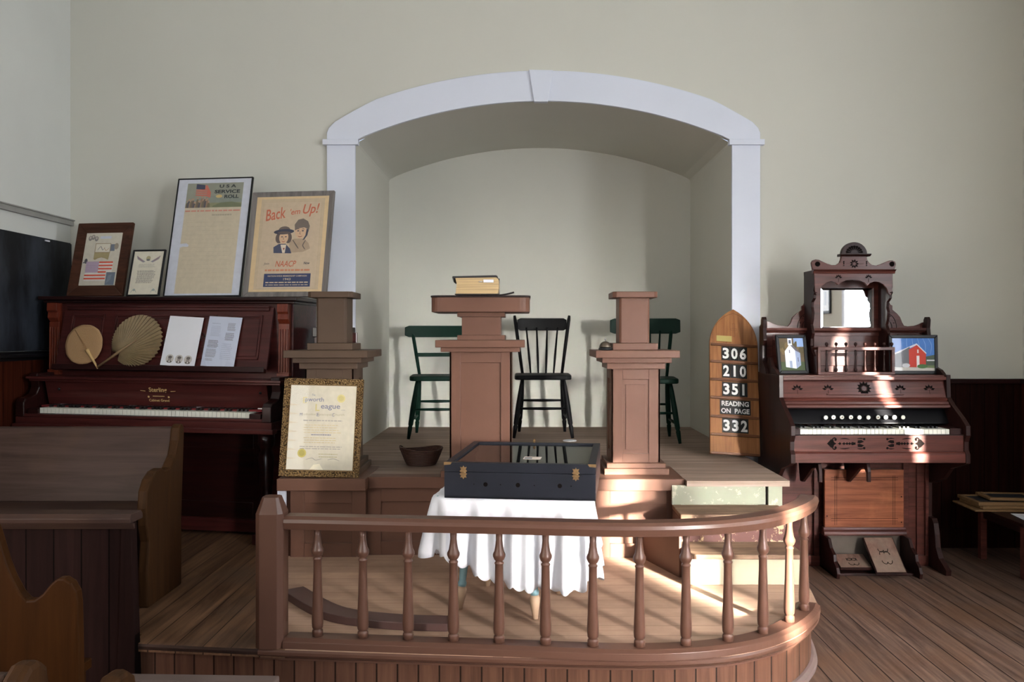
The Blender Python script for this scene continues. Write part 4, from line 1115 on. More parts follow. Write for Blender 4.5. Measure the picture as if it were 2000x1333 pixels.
# ------------------------------------------------------------------ gilt certificate on the stage edge, white board behind it
s = NT('ornate_gilt'); vo = s.n('ShaderNodeTexVoronoi'); vo.inputs['Scale'].default_value = 150; s.l(s.coords(), vo.inputs[0])
s.l(s.ramp(vo.outputs[0], [(.1, C(186, 154, 104)), (.5, C(126, 98, 62)), (.85, C(64, 48, 30))]), s.b.inputs['Base Color'])
s.b.inputs['Metallic'].default_value = .6; s.b.inputs['Roughness'].default_value = .42; s.bump(s.math('MULTIPLY', vo.outputs[0], -1), 1.0, .006); M_ornate = s.m
def art_cert(A, w, v0, v1):
    A.rect(-w, w, v0, v1, (212, 204, 184)); B = (128, 130, 148); Y = (206, 192, 134); H2 = v1 - v0
    for k in range(7): A.poly([(-w, v0 + .05 + .045 * k), (-w + .05, v0 + .055 + .045 * k), (-w, v0 + .062 + .045 * k)], (206, 190, 158))
    A.text('The', -.05, v1 - .048, B, h=.010, w=.018); A.text('E', -.092, v1 - .075, Y, h=.032, w=.022, bold=.03); A.text('pworth', -.043, v1 - .074, B, h=.028, w=.094, bold=.012)
    A.text('L', -.026, v1 - .112, Y, h=.036, w=.022, bold=.03); A.text('eague', .040, v1 - .112, B, h=.026, w=.098, bold=.012); A.text('of the', .105, v1 - .122, B, h=.005, w=.018)
    A.text('Methodist Episcopal Church', 0, v1 - .148, (176, 166, 134), h=.014, w=.225); A.text('M', -.108, v1 - .148, B, h=.015, w=.012); A.text('E', -.022, v1 - .148, B, h=.017, w=.012); A.text('C', .056, v1 - .148, B, h=.017, w=.012)
    A.ell(.092, v1 - .064, .021, .021, (214, 202, 140)); A.ell(.092, v1 - .064, .014, .014, (204, 190, 126))
    A.lines(-.095, .105, v1 - .186, v1 - .170, 1, (176, 170, 160), .35, 0); A.lines(-.095, .10, v1 - .245, v1 - .195, 4, (206, 190, 150), .3)
    A.lines(-.05, .05, v1 - .255, v1 - .245, 1, B, .5, 0); A.lines(-.09, .09, v1 - .295, v1 - .26, 3, (202, 186, 148), .35); A.lines(-.11, .11, v1 - .325, v1 - .305, 2, (168, 162, 154), .4)
    A.lines(-.01, .09, v0 + .058, v0 + .085, 2, (186, 176, 140), .35)
    A.ell(-.092, v0 + .082, .022, .022, (198, 184, 104)); A.ell(-.092, v0 + .082, .015, .015, (178, 164, 88))
    A.stroke([(-.07, v0 + .05), (-.04, v0 + .058), (-.02, v0 + .048), (.01, v0 + .056)], .0025, (150, 144, 136)); A.stroke([(.04, v0 + .05), (.07, v0 + .056), (.10, v0 + .046)], .0025, (150, 144, 136))
    A.poly([(-.05, v0), (.02, v0), (.0, v0 + .03), (-.03, v0 + .025)], (236, 228, 204))
g = frame_thing('gilt_certificate_frame', 'ornate gilt frame with an old aged certificate leaning on the olive pedestal', (X(623.6, 4.27) + .002, 4.265, STG + .003), R(0), R(9), .405, .497, .036, .022, M_ornate, art_cert, paper=(212, 204, 184), prof=.012, ry=R(1.2))
m = MB()
for x0, x1, z0, z1 in ((-.170, .170, .030, .036), (-.170, .170, .461, .467), (-.170, -.164, .036, .461), (.164, .170, .036, .461)): m.box(x0, x1, -.0165, -.012, z0, z1)
m.build('inner_lip', mat('dull_gold_lip', C(120, 96, 60), .5, .4), g)
e = thing('white_board', 'white board edge showing behind the gilt framed certificate', 'board', (-1.08, 4.312, STG + .002)); e.rotation_euler = (R(-9), 0, 0)
MB().box(-.158, .14, -.004, .004, 0, .33).build('panel', M_paper, e)

# cabinet behind the left pedestal
e = thing('wooden_cabinet', 'narrow dark red wooden upright cabinet behind the olive pedestal', 'cabinet', (-1.10, 4.92, STG))
m = MB(); m.box(-.11, .10, -.04, .05, 0, .71); panel_front(m, -.11, .10, -.052, 0.02, .71, .03); m.build('body', M_maho, e, bevel=.002)
MB().box(-.12, .105, -.058, .055, .71, .765).build('top', M_maho_dk, e, bevel=.003)
MB().box(.105, .132, -.05, -.02, 0, .735).build('side_strip', M_maho, e, bevel=.002)

# ------------------------------------------------------------------ hymn board
hb = thing('hymn_board', 'pointed arch wooden hymn board with white numbers leaning at the right of the alcove', 'hymn board', (1.237, 4.975, STG + .010))
hb.rotation_euler = (Matrix.Rotation(R(-17), 4, 'X') @ Matrix.Rotation(R(3.4), 4, 'Y')).to_euler()
ub, HBv = .147, .905
kv = HBv / 288.0
def hv(py): return (897 - py) * kv
def arch_outline(w, v1, top, n=14):
    # gothic point: two arcs
    pts = [(-w, .0)] if v1 is None else []
    rad = (w * w + (top - v1) ** 2) / (2 * w)
    R1 = []
    for k in range(n + 1):
        z_ = v1 + (top - v1) * math.sin(PI / 2 * k / n) if False else v1 + (top - v1) * k / n
        x_ = -w + rad - math.sqrt(max(rad * rad - (z_ - v1) ** 2, 0)) if rad > 0 else -w
        R1.append((x_, z_))
    return R1
sh = hv(684)
lft = arch_outline(ub, sh, HBv)
lft[-1] = (0, HBv)
outl = [(-ub, 0)] + lft + [(-x_, z_) for x_, z_ in lft[::-1][1:]] + [(ub, 0)]
M_hymn = wood('hymn_board_oak', C(120, 76, 44), C(166, 114, 72), 'Z', .4, coat=.2, scale=1.6)
M_hymn_dk = wood('hymn_board_ledge', C(88, 54, 34), C(116, 74, 48), 'X', .4)
MB().prism(outl, 'XZ', -.022, 0).build('back_panel', M_hymn, hb, bevel=.003)
m = MB(); lf2 = arch_outline(ub - .014, hv(672), HBv - .028); lf2[-1] = (0, HBv - .028)
pts = lf2 + [(-x_, z_) for x_, z_ in lf2[::-1][1:]]
for i in range(len(pts) - 1):
    a, b_ = Vector((pts[i][0], 0, pts[i][1])), Vector((pts[i + 1][0], 0, pts[i + 1][1])); t = (b_ - a).normalized() * 0
    n_ = Vector((-(b_ - a).z, 0, (b_ - a).x)).normalized() * .001
    m.add([(a - n_) + Vector((0, -.0226, 0)), (b_ - n_) + Vector((0, -.0226, 0)), (b_ + n_) + Vector((0, -.0226, 0)), (a + n_) + Vector((0, -.0226, 0))], [(0, 1, 2, 3)])
cxv = hv(650)
for rr_ in ((-.007, .007, hv(665), hv(639)), (-.019, .019, hv(653), hv(649))):
    x0, x1, z0, z1 = rr_; w = .0009
    for a in ((x0, x1, z0, z0 + w), (x0, x1, z1 - w, z1), (x0, x0 + w, z0, z1), (x1 - w, x1, z0, z1)): m.box(a[0], a[1], -.0228, -.0222, a[2], a[3])
m.build('engraving', M_hymn_dk, hb)
for py in (682.6, 717, 752.5, 788, 824.5, 859, 894.5):
    v = hv(py); w = ub - .004
    if py < 683: w -= .003
    MB().prism([(-.022, v - .010), (-.034, v - .010), (-.036, v + .002), (-.032, v + .004), (-.029, v - .004), (-.022, v - .004)], 'YZ', -w, w).build('ledge', M_hymn_dk, hb, bevel=.0008)
def card(parts, v, h, total_w, cx=.0):
    pass
HL_ = (('306', 713.5, .156), ('210', 748.5, .150), ('351', 784.5, .152), ('332', 855, .156))
for t, py, w in HL_:
    v = hv(py) ; cx = .002; n = 3; cw = w / 3; h = .086
    for i, ch_ in enumerate(t):
        u = cx - w / 2 + cw * (i + .5)
        e = thing('number_card', {0: 'first', 1: 'middle', 2: 'last'}[i] + ' black card with white ' + ch_ + ' in row ' + t + ' of the hymn board', 'number card', (0, 0, 0), (0, 0, 0), 'number cards on the hymn board')
        Mw = mbasis(hb) @ Matrix.Translation((u, -.0265, v - .002)); e.location = Mw.to_translation(); e.rotation_euler = Mw.to_euler()
        MB().box(-cw / 2 + .0006, cw / 2 - .0006, 0, .002, 0, h).build('card', M_black, e)
        A = Art(); A.text(ch_, 0, h * .5, (226, 226, 226), h=h * .80, w=(cw * .74 if ch_ != '1' else cw * .26), bold=.035); A.build('numeral', e, (0, 0, 0))
e = thing('reading_card', 'wide black card lettered READING ON PAGE on the hymn board', 'sign card')
Mw = mbasis(hb) @ Matrix.Translation((.003, -.0265, hv(820) - .002)); e.location = Mw.to_translation(); e.rotation_euler = Mw.to_euler()
MB().box(-.091, .091, 0, .002, 0, .088).build('card', M_black, e)
A = Art(); A.text('READING', 0, .066, (226, 226, 226), h=.030, w=.162, bold=.03); A.text('ON  PAGE', 0, .022, (226, 226, 226), h=.030, w=.168, bold=.03); A.build('lettering', e)
MB().box(-.105, -.012, -.0245, -.022, hv(676.5), hv(665)).build('name_plate', mat('brass_plate', C(176, 160, 96), .45, .4, var=.05), hb, bevel=.0006)

# ------------------------------------------------------------------ reed organ
OX = 1.87
og = thing('reed_organ', 'ornate Victorian walnut reed organ with mirrored top, right of the arched alcove', 'organ', (OX, 4.8, 0))
def ob(m, name, material, parent=None, bevel=.002, **k): return m.build(name, material, parent or og, world=(parent is None or parent is og), bevel=bevel, **k)
def child(m, name, material, parent, bevel=.002, **k):
    o = m.build(name, material, parent, bevel=bevel, **k); return o
XLo, XRo = 1.405, 2.352
side = [(5.08, 0), (5.08, 1.11), (4.66, 1.11), (4.655, .985), (4.60, .945), (4.50, .885), (4.452, .85), (4.450, .80), (4.468, .765), (4.468, .72), (4.452, .70), (4.452, .652), (4.50, .635), (4.62, .60), (4.70, .53), (4.78, .50), (4.87, .48), (4.87, 0)]
ob(MB().prism(side, 'YZ', XLo, XLo + .024), 'side_panel', M_org_dk); ob(MB().prism(side, 'YZ', XRo - .024, XRo), 'side_panel', M_org_dk)
m = MB(); m.box(XLo + .02, XRo - .02, 4.68, 5.07, 1.085, 1.108); m.box(XLo + .024, XRo - .024, 4.66, 4.70, 1.082, 1.10); m.box(XLo + .024, XRo - .024, 5.05, 5.07, 0, 1.1)
ob(m, 'top_board', M_org)
m = MB(); m.prism([(4.69, 1.082), (4.66, .985), (4.68, .985), (4.71, 1.082)], 'YZ', XLo + .024, XRo - .024)
fl = ob(m, 'fall_panel', M_org)
def carve_flower(m, u, v, r, n=8, y=-.0015, half=False, M=None, w=.32):
    for k in range(n):
        a = (PI * (k + .5) / n) if half else 2 * PI * k / n
        ca, sa = math.cos(a), math.sin(a)
        pts = [(.25, 0), (.6, w / 1.6), (1, 0), (.6, -w / 1.6)]
        vs = [(u + r * (p * ca - q * sa), y, v + r * (p * sa + q * ca)) for p, q in pts]
        m.add(vs, [(0, 1, 2, 3)], False, 0, M)
FM = Matrix.Translation((OX, 4.66, .985)) @ Matrix.Rotation(-math.atan(.03 / .097), 4, 'X')
m = MB(); carve_flower(m, .01, .052, .042, 12, M=FM)
for u in (-.36, -.19, .21, .37): carve_flower(m, u, .042, .034, 5, half=True, M=FM); m.add([(u - .001, -.0015, .02), (u + .001, -.0015, .02), (u + .001, -.0015, .045), (u - .001, -.0015, .045)], [(0, 1, 2, 3)], False, 0, FM)
m.build('carving', M_carve, og, world=True, flip=False)
m = MB(); m.box(-.20, .225, -.010, 0, .014, .021, M=FM); m.build('music_ledge', M_org, og, world=True, bevel=.001)
m = MB(); m.prism([(4.70, .985), (4.655, .985), (4.645, .978), (4.65, .968), (4.632, .964), (4.628, .952), (4.615, .946), (4.612, .934), (4.63, .928), (4.70, .928)], 'YZ', XLo + .024, XRo - .024); ob(m, 'lid_moulding', M_org, bevel=.001)
m = MB(); m.prism([(4.69, .93), (4.63, .846), (4.65, .84), (4.71, .93)], 'YZ', XLo + .024, XRo - .024); sb = ob(m, 'stop_board', M_black)
SM = Matrix.Translation((0, 4.63, .846)) @ Matrix.Rotation(-math.atan(.06 / .084), 4, 'X')
for i, px in enumerate((1613, 1628, 1644.6, 1662, 1678.6, 1696, 1715, 1730, 1747, 1764)):
    out = (.045, .03, .03, .03, .04, .04, .03, .03, .035, .035)[i]
    d = 4.655 - out; x = X(px, d)
    K = Matrix.Translation((x, 4.655, .880)) @ Matrix.Rotation(R(90), 4, 'X')
    k_ = MB().lathe([(.006, -.02), (.006, out * .6), (.011, out * .65), (.0125, out * .8), (.0125, out)], (0, 0, 0), 16, 0, K).build('stop_knob', M_black, og, world=True)
    m = MB().lathe([(.0115, 0), (.0115, .0012), (.009, .002)], (0, 0, 0), 18, 0, K @ Matrix.Translation((0, 0, out)))
    if i in (1, 2, 3, 6, 7): m.lathe([(.0035, .0012), (.0035, .0026)], (0, 0, 0), 10, 1, K @ Matrix.Translation((0, 0, out)))
    f_ = m.build('knob_face', [M_ivory, pm(120, 84, 60)], og, world=True); f_.parent = k_
# keybed, keys, slip
m = MB(); m.box(XLo + .024, XRo - .024, 4.475, 4.87, .655, .80); ob(m, 'keybed', M_org, bevel=.002)
m = MB(); m.box(XLo + .024, XRo - .024, 4.455, 4.475, .655, .705); m.prism([(4.475, .705), (4.455, .705), (4.465, .712), (4.475, .714)], 'YZ', XLo + .024, XRo - .024); ob(m, 'lower_moulding', M_org, bevel=.002)
m = MB(); m.box(XLo + .024, XRo - .024, 4.47, 4.482, .797, .802); ob(m, 'key_slip_edge', M_org_dk, bevel=.001)
kx0, kx1 = X(1562, 4.50), X(1853, 4.50); kw2 = (kx1 - kx0) / 36
k0 = MB().box(.001, kw2 - .001, 0, .135, -.026, 0).build('white_key', M_ivory, og, bevel=.0006)
for i in range(36):
    c = k0 if i == 0 else copy_obj(k0, og); c.location = Vector((kx0 + kw2 * i, 4.492, .829)) - Vector(og.location)
b0 = MB().box(-.0055, .0055, 0, .085, -.004, .010).build('black_key', M_ebony, og, bevel=.001); first = True
for i in range(35):
    if (i % 7) in (0, 1, 3, 4, 5):      # starts on F
        c = b0 if first else copy_obj(b0, og); first = False
        c.location = Vector((kx0 + kw2 * (i + 1), 4.54, .829)) - Vector(og.location)
for a, b_ in ((XLo + .026, kx0 - .002), (kx1 + .002, XRo - .026)): ob(MB().box(a, b_, 4.49, 4.63, .80, .834), 'key_block', M_org_dk)
m = MB()                                   # near-black shapes painting the shade of scrollwork openings on the key slip
def blob(cx, cz, pts, y=4.4738):
    m.add([(cx + u, y, cz + v) for u, v in pts], [list(range(len(pts)))])
def circ(cx, cz, r, n=12): blob(cx, cz, [(r * math.cos(2 * PI * k / n), r * math.sin(2 * PI * k / n)) for k in range(n)])
def swish(pts, w, y=4.4738):
    P = catmull([(a, 0, b_) for a, b_ in pts], 6); vs = []
    for i, p in enumerate(P):
        t = (P[min(i + 1, len(P) - 1)] - P[max(i - 1, 0)]); t.normalize(); k = w / 2 * (.25 + .75 * math.sin(PI * i / (len(P) - 1)))
        vs += [(p.x - t.z * k, y, p.z + t.x * k), (p.x + t.z * k, y, p.z - t.x * k)]
    m.add(vs, [(2 * i, 2 * i + 1, 2 * i + 3, 2 * i + 2) for i in range(len(P) - 1)])
zc_ = .755
for sg, cx in ((-1, OX - .062), (1, OX + .045)):
    q = lambda u: cx + sg * u
    def mp(pts): return [(sg * u, v) for u, v in pts]
    blob(cx, zc_, mp([(.205, .0), (.185, .022), (.172, .024), (.168, .008), (.155, .0), (.168, -.008), (.172, -.024), (.185, -.020)]) + [])
    for s_ in (-1, 1):
        circ(q(.160), zc_ + s_ * .020, .006); swish([(q(.178), zc_ + s_ * .024), (q(.165), zc_ + s_ * .030), (q(.153), zc_ + s_ * .022)], .007)
        swish([(q(.135), zc_ + s_ * .026), (q(.11), zc_ + s_ * .027), (q(.085), zc_ + s_ * .023)], .005)
        swish([(q(.045), zc_ + s_ * .026), (q(.025), zc_ + s_ * .028), (q(.012), zc_ + s_ * .024)], .005); circ(q(.008), zc_ + s_ * .024, .0065)
        blob(q(.028), zc_ + s_ * .007, mp([(-.02, .002 * s_), (-.005, s_ * .012), (.014, s_ * .010), (.016, -s_ * .004), (.004, -s_ * .006)]))
    for u in (.140, .118, .102, .088): blob(q(u), zc_, mp([(-.011, 0), (-.003, .008), (.002, .003), (.009, 0), (.002, -.003), (-.003, -.008)]))
    blob(q(.063), zc_, mp([(-.016, .013), (-.010, .005), (.010, .009), (.016, 0), (.010, -.009), (-.010, -.005), (-.016, -.013), (-.008, 0)]))
m.build('fretwork_shade', M_carve, og, world=True, flip=False)
# lower case
m = MB(); panel_front(m, XLo + .024, XRo - .024, 4.88, 0.0, .655, .06, .012); m.box(1.67, 1.70, 4.868, 4.88, .06, .655); m.box(2.185, 2.215, 4.868, 4.88, .06, .655); m.box(2.31, 2.328, 4.86, 4.88, .06, .655)
m.box(XLo + .024, XRo - .024, 4.86, 4.88, 0.0, .06)
ob(m, 'lower_front', M_org)
m = MB(); m.box(1.708, 2.160, 4.805, 4.825, .235, .565); lpn = ob(m, 'loose_panel', M_org_pan, bevel=.004)
m = MB(); y = 4.8045
for x in (1.765, 1.776, 2.096, 2.107): m.box(x, x + .0016, y - .0004, y + .002, .25, .53)
for z_ in (.505, .518, .285, .272): m.box(1.745, 2.125, y - .0004, y + .002, z_, z_ + .0016)
for x, z_ in ((1.722, .30), (2.145, .41), (2.145, .265)): m.box(x - .003, x + .003, y - .0006, y + .002, z_ - .003, z_ + .003)
o = m.build('incised_lines', M_carve, og, world=True); o.parent = lpn
m = MB(); m.prism([(4.83, .236), (4.800, .236), (4.795, .225), (4.80, .219), (4.788, .214), (4.784, .20), (4.79, .192), (4.83, .192)], 'YZ', 1.700, 2.168); m.box(1.72, 2.15, 4.825, 4.87, .2, .56); ob(m, 'panel_moulding', M_org, bevel=.001)
# knee levers
lev = [(4.86, .652), (4.60, .652), (4.52, .640), (4.505, .60), (4.505, .545), (4.525, .545), (4.53, .59), (4.56, .615), (4.62, .60), (4.70, .55), (4.78, .50), (4.82, .50)]
for x in (X(1596, 4.56), X(1690, 4.56)): ob(MB().prism([(yy * 1.0, zz) for yy, zz in lev], 'YZ', x - .009, x + .009), 'knee_lever', M_org_dk)
# pedal box
scroll = [(4.87, 0), (4.60, 0), (4.59, .03), (4.605, .06), (4.64, .085), (4.65, .12), (4.70, .145), (4.73, .19), (4.87, .19)]
ob(MB().prism(scroll, 'YZ', 1.700, 1.718), 'pedal_bracket', M_org_dk); ob(MB().prism(scroll, 'YZ', 2.150, 2.168), 'pedal_bracket', M_org_dk)
ob(MB().box(1.70, 2.168, 4.66, 4.87, 0, .014), 'pedal_floor', M_org_dk)
ob(MB().box(1.718, 2.15, 4.835, 4.85, .015, .19), 'pedal_back', mat('dusty_board', C(84, 74, 66), .8, var=.15))
M_ped = wood('worn_pedal_carpet', C(88, 52, 48), C(136, 104, 90), 'Y', .8, worn=C(118, 104, 92), wear=.5)
def pedal(x0, x1, ya, za, yb_, zb):
    d_ = Vector((0, yb_ - ya, zb - za)); L = d_.length; ang = math.atan2(zb - za, yb_ - ya)
    Mx = Matrix.Translation(((x0 + x1) / 2, ya, za)) @ Matrix.Rotation(ang, 4, 'X'); w = (x1 - x0) / 2
    p_ = MB().box(-w, w, 0, L, 0, .012, M=Mx).build('pedal', M_org_dk, og, world=True, bevel=.002)
    MB().box(-w + .006, w - .006, .012, L - .004, .012, .015, M=Mx).build('pedal_carpet', M_ped, og, world=True).parent = p_
    m = MB()
    for k in range(3):
        for sg in (-1, 1):
            pts = [Mx @ Vector((sg * (.012 + .016 * math.cos(a / 3)), L * (.35 + .16 * k) + .022 * math.sin(a / 3) * (1 if k % 2 else -1), .0155)) for a in range(9)]
            m.tube(pts, .0018, 5)
    m.build('pedal_pattern', M_carve, og, world=True).parent = p_
pedal(1.745, 1.925, 4.665, .030, 4.80, .075); pedal(1.915, 2.085, 4.60, .020, 4.79, .175)
foot = [(4.87, 0), (4.66, 0), (4.655, .03), (4.69, .05), (4.74, .075), (4.775, .13), (4.785, .20), (4.80, .26), (4.82, .285), (4.87, .285)]
for x0 in (XLo, XRo - .024): ob(MB().prism(foot, 'YZ', x0 - .003, x0 + .027), 'foot_bracket', M_org_dk)
# rear shoulders
for x0 in (XLo, XRo - .024): ob(MB().prism([(5.06, 1.11), (4.70, 1.11), (4.74, 1.135), (4.80, 1.15), (4.85, 1.20), (4.88, 1.20), (4.90, 1.15), (5.0, 1.14), (5.06, 1.14)], 'YZ', x0 + .002, x0 + .022), 'shoulder', M_org_dk)
# high back with shelf
YB = 4.97
hx0, hx1 = X(1490, 4.93) + .0, X(1813, 4.93)
m = MB(); m.box(hx0 + .01, hx1 - .01, YB, YB + .018, 1.108, 1.345)
for a, b_ in ((hx0 + .03, X(1583, YB) - .01), (X(1749, YB) + .01, hx1 - .03)): panel_front(m, a, b_, YB - .012, 1.12, 1.335, .035, .01)
m.box(1.70, 2.17, YB - .01, YB, 1.15, 1.335); m.box(1.70, 2.17, YB - .016, YB, 1.235, 1.25)
ob(m, 'back_board', M_org)
m = MB(); m.prism([(YB + .02, 1.345), (YB - .03, 1.345), (YB - .035, 1.352), (YB - .05, 1.356), (YB - .052, 1.372), (YB + .02, 1.372)], 'YZ', hx0, hx1); m.box(1.70, 2.17, YB - .02, YB, 1.325, 1.345); ob(m, 'shelf', M_org, bevel=.001)
for x0 in (hx0 - .005, hx1 - .017):
    ob(MB().prism([(YB + .02, 1.108), (YB - .11, 1.108), (YB - .10, 1.14), (YB - .05, 1.18), (YB - .045, 1.27), (YB - .07, 1.30), (YB - .06, 1.345), (YB - .055, 1.372), (YB - .06, 1.40), (YB - .062, 1.42), (YB - .05, 1.436), (YB - .028, 1.436), (YB - .015, 1.42), (YB - .012, 1.395), (YB + .02, 1.38)], 'YZ', x0, x0 + .022), 'end_post', M_org_dk)
# wings
def w7(cx, cy): return (X(1480 + cx / 4.442, YB), Z(460 + cy / 4.442, YB))
wl = [w7(78, 812), w7(78, 745), w7(105, 750), w7(130, 765), w7(170, 778), w7(230, 785), w7(262, 790), w7(285, 760), w7(300, 715), w7(335, 680), w7(380, 648), w7(380, 615), w7(398, 605), w7(412, 575), w7(430, 550), w7(445, 480), w7(470, 460), w7(470, 812)]
ob(MB().prism(wl, 'XZ', YB - .002, YB + .016), 'wing', M_org, bevel=.002)
cxm = (X(1583.5, YB) + X(1749, YB)) / 2 - .0
wr = [w7(1458, 812), w7(1458, 752), w7(1430, 757), w7(1400, 772), w7(1360, 785), w7(1300, 790), w7(1270, 785), w7(1252, 755), w7(1235, 710), w7(1205, 675), w7(1168, 645), w7(1168, 610), w7(1150, 600), w7(1138, 575), w7(1120, 550), w7(1105, 480), w7(1075, 460), w7(1075, 812)]
ob(MB().prism(wr, 'XZ', YB - .002, YB + .016), 'wing', M_org, bevel=.002)
m = MB()
for sg, cpx, c0 in ((1, 440, 0), (-1, 1105, 0)):
    bx_, bz_ = w7(cpx, 812)
    for r in (.042, .070):
        pts = [(bx_ - sg * r * .95 * math.cos(a), YB - .003, bz_ + r * 1.35 * math.sin(a)) for a in [PI / 2 * k / 10 for k in range(11)]]
        m.tube(pts, .0016, 5)
    for k in range(2): m.lathe([(.0035, 0), (.0035, .001)], (0, 0, 0), 8, 0, Matrix.Translation((bx_ - sg * (.05 + .0 * k - .02 * k), YB - .0025, bz_ + .035 + .04 * k)) @ Matrix.Rotation(R(90), 4, 'X'))
m.build('incised_arcs', M_carve, og, world=True)
# mirror frame
mx0, mx1, mz0, mz1 = X(1602, YB), X(1705, YB), Z(643, YB), Z(562.5, YB)
fx0, fx1 = X(1584, YB), X(1722, YB)
fx0, fx1 = 1.672, 2.112
fz1 = 1.70
m = MB(); m.box(fx0, mx0, YB - .01, YB + .018, 1.372, fz1); m.box(mx1, fx1, YB - .01, YB + .018, 1.372, fz1); m.box(mx0, mx1, YB - .01, YB + .018, mz1, fz1); m.box(mx0, mx1, YB - .01, YB + .018, 1.372, mz0)
ob(m, 'mirror_frame', M_org, bevel=.001)
m = MB(); bv = .014; ym = YB - .004; yo = YB - .001
o4 = [(mx0, mz0), (mx1, mz0), (mx1, mz1), (mx0, mz1)]; i4 = [(mx0 + bv, mz0 + bv), (mx1 - bv, mz0 + bv), (mx1 - bv, mz1 - bv), (mx0 + bv, mz1 - bv)]
m.add([(a, yo, b_) for a, b_ in o4] + [(a, ym, b_) for a, b_ in i4], [(4, 5, 6, 7)] + [(i, (i + 1) % 4, 4 + (i + 1) % 4, 4 + i) for i in range(4)])
m.build('mirror', M_mirror, og, world=True)
# canopy, cornice and pediment
YC = 4.80
def w8(cx, cy): return (X(1480 + cx / 4.442, YC), Z(460 + cy / 4.442, YC))
can = [w8(488, 332), w8(1172, 332), w8(1165, 500), w8(1150, 520), w8(1135, 505), w8(1120, 460), w8(1090, 425), w8(1050, 405), w8(1010, 402), w8(975, 415), w8(952, 440), w8(930, 412), w8(890, 395), w8(830, 386), w8(770, 390), w8(725, 408), w8(700, 432), w8(675, 410), w8(640, 398), w8(600, 408), w8(560, 440), w8(535, 485), w8(512, 515), w8(497, 500)]
cn = ob(MB().prism(can, 'XZ', YC, YC + .016), 'canopy', M_org, bevel=.001)
m = MB(); a, b_ = w8(478, 300)[0], w8(1188, 300)[0]; z0_, z1_ = w8(0, 332)[1], w8(0, 298)[1]
m.prism([(YC + .02, z0_), (YC - .006, z0_), (YC - .010, z0_ + .012), (YC - .024, z0_ + .02), (YC - .026, z1_), (YC + .02, z1_)], 'YZ', a, b_)
m.box(a + .01, b_ - .01, YC, YB + .018, z0_, z1_)
ob(m, 'cornice', M_org, bevel=.001)
pd = [w8(475, 300), w8(466, 262), w8(464, 238), w8(475, 217), w8(500, 209), w8(530, 213), w8(560, 228), w8(600, 246), w8(640, 258), w8(675, 258), w8(705, 240), w8(718, 212), w8(722, 182), w8(942, 182), w8(948, 212), w8(965, 240), w8(990, 258), w8(1025, 262), w8(1065, 250), w8(1105, 233), w8(1140, 219), w8(1165, 218), w8(1188, 228), w8(1196, 250), w8(1190, 275), w8(1182, 300)]
pdo = ob(MB().prism(pd, 'XZ', YC - .006, YC + .014), 'pediment', M_org, bevel=.002)
m = MB(); a, b_ = w8(705, 0)[0], w8(970, 0)[0]; m.prism([(YC + .03, w8(0, 183)[1]), (YC - .012, w8(0, 183)[1]), (YC - .028, w8(0, 170)[1]), (YC - .028, w8(0, 162)[1]), (YC + .03, w8(0, 162)[1])], 'YZ', a, b_); ob(m, 'top_shelf', M_org_dk, bevel=.001)
ccx, cz0 = w8(833, 162); rr0 = (w8(945, 0)[0] - w8(722, 0)[0]) / 2
dm = [(ccx + rr0 * math.cos(PI * k / 20), cz0 + rr0 * .92 * math.sin(PI * k / 20)) for k in range(21)]
do_ = ob(MB().prism(dm, 'XZ', YC - .008, YC + .018), 'crest', M_org_dk, bevel=.002)
m = MB()
for k in range(9):
    a = PI * (k + .5) / 9; ca, sa = math.cos(a), math.sin(a)
    m.add([(ccx + rr0 * (p * ca - q * sa), YC - .0095, cz0 + .004 + rr0 * .9 * (p * sa + q * ca)) for p, q in ((.28, .02), (.62, .10), (.68, 0), (.62, -.10), (.28, -.02))], [list(range(5))])
fcx, fcz = w8(833, 248)
carve_flower(m, fcx, fcz, .027, 9, y=YC - .0075)
for cx in (740, 938):
    u, v = w8(cx, 248)
    for k in (-1, 0, 1): m.add([(u - .004, YC - .0075, v + k * .010), (u + .002, YC - .0075, v + k * .012 + .006), (u + .006, YC - .0075, v + k * .010), (u + .001, YC - .0075, v + k * .009 - .004)], [(0, 1, 2, 3)])
u0, u1 = w8(760, 0)[0], w8(800, 0)[0]; m.box(u0, u1, YC - .0072, YC - .006, fcz - .0006, fcz + .0006)
u0, u1 = w8(870, 0)[0], w8(915, 0)[0]; m.box(u0, u1, YC - .0072, YC - .006, fcz - .0006, fcz + .0006)
for cx in (515, 1160): u, v = w8(cx, 250); m.lathe([(.0145, 0), (.0145, .002), (.011, .003), (.009, .001), (.004, .003)], (0, 0, 0), 18, 0, Matrix.Translation((u, YC - .006, v)) @ Matrix.Rotation(R(90), 4, 'X'))
for cx in (700, 962):
    u, v = w8(cx, 372); carve_flower(m, u, v, .022, 5, y=YC - .001, half=True); m.box(u - .0008, u + .0008, YC - .001, YC + .001, v - .022, v)
m.build('carved_ornament', M_carve, og, world=True, flip=False)
sidep = [(YB + .005, 1.108), (YB + .005, w8(0, 300)[1]), (YC + .002, w8(0, 300)[1]), (YC + .002, 1.605), (YC + .012, 1.585), (YC - .004, 1.572), (YC + .010, 1.56), (YC + .012, 1.54), (YC + .045, 1.52), (YC + .05, 1.49), (YC + .035, 1.46), (YC + .045, 1.42), (YC + .06, 1.39), (YC + .04, 1.36), (YC + .03, 1.34), (YC + .055, 1.31), (YC + .06, 1.27), (YC + .03, 1.23), (YC + .005, 1.21), (YC - .005, 1.108)]
for xx in (w8(488, 0)[0], w8(1172, 0)[0] - .016): ob(MB().prism(sidep, 'YZ', xx, xx + .016), 'scroll_side', M_org_dk, bevel=.001)
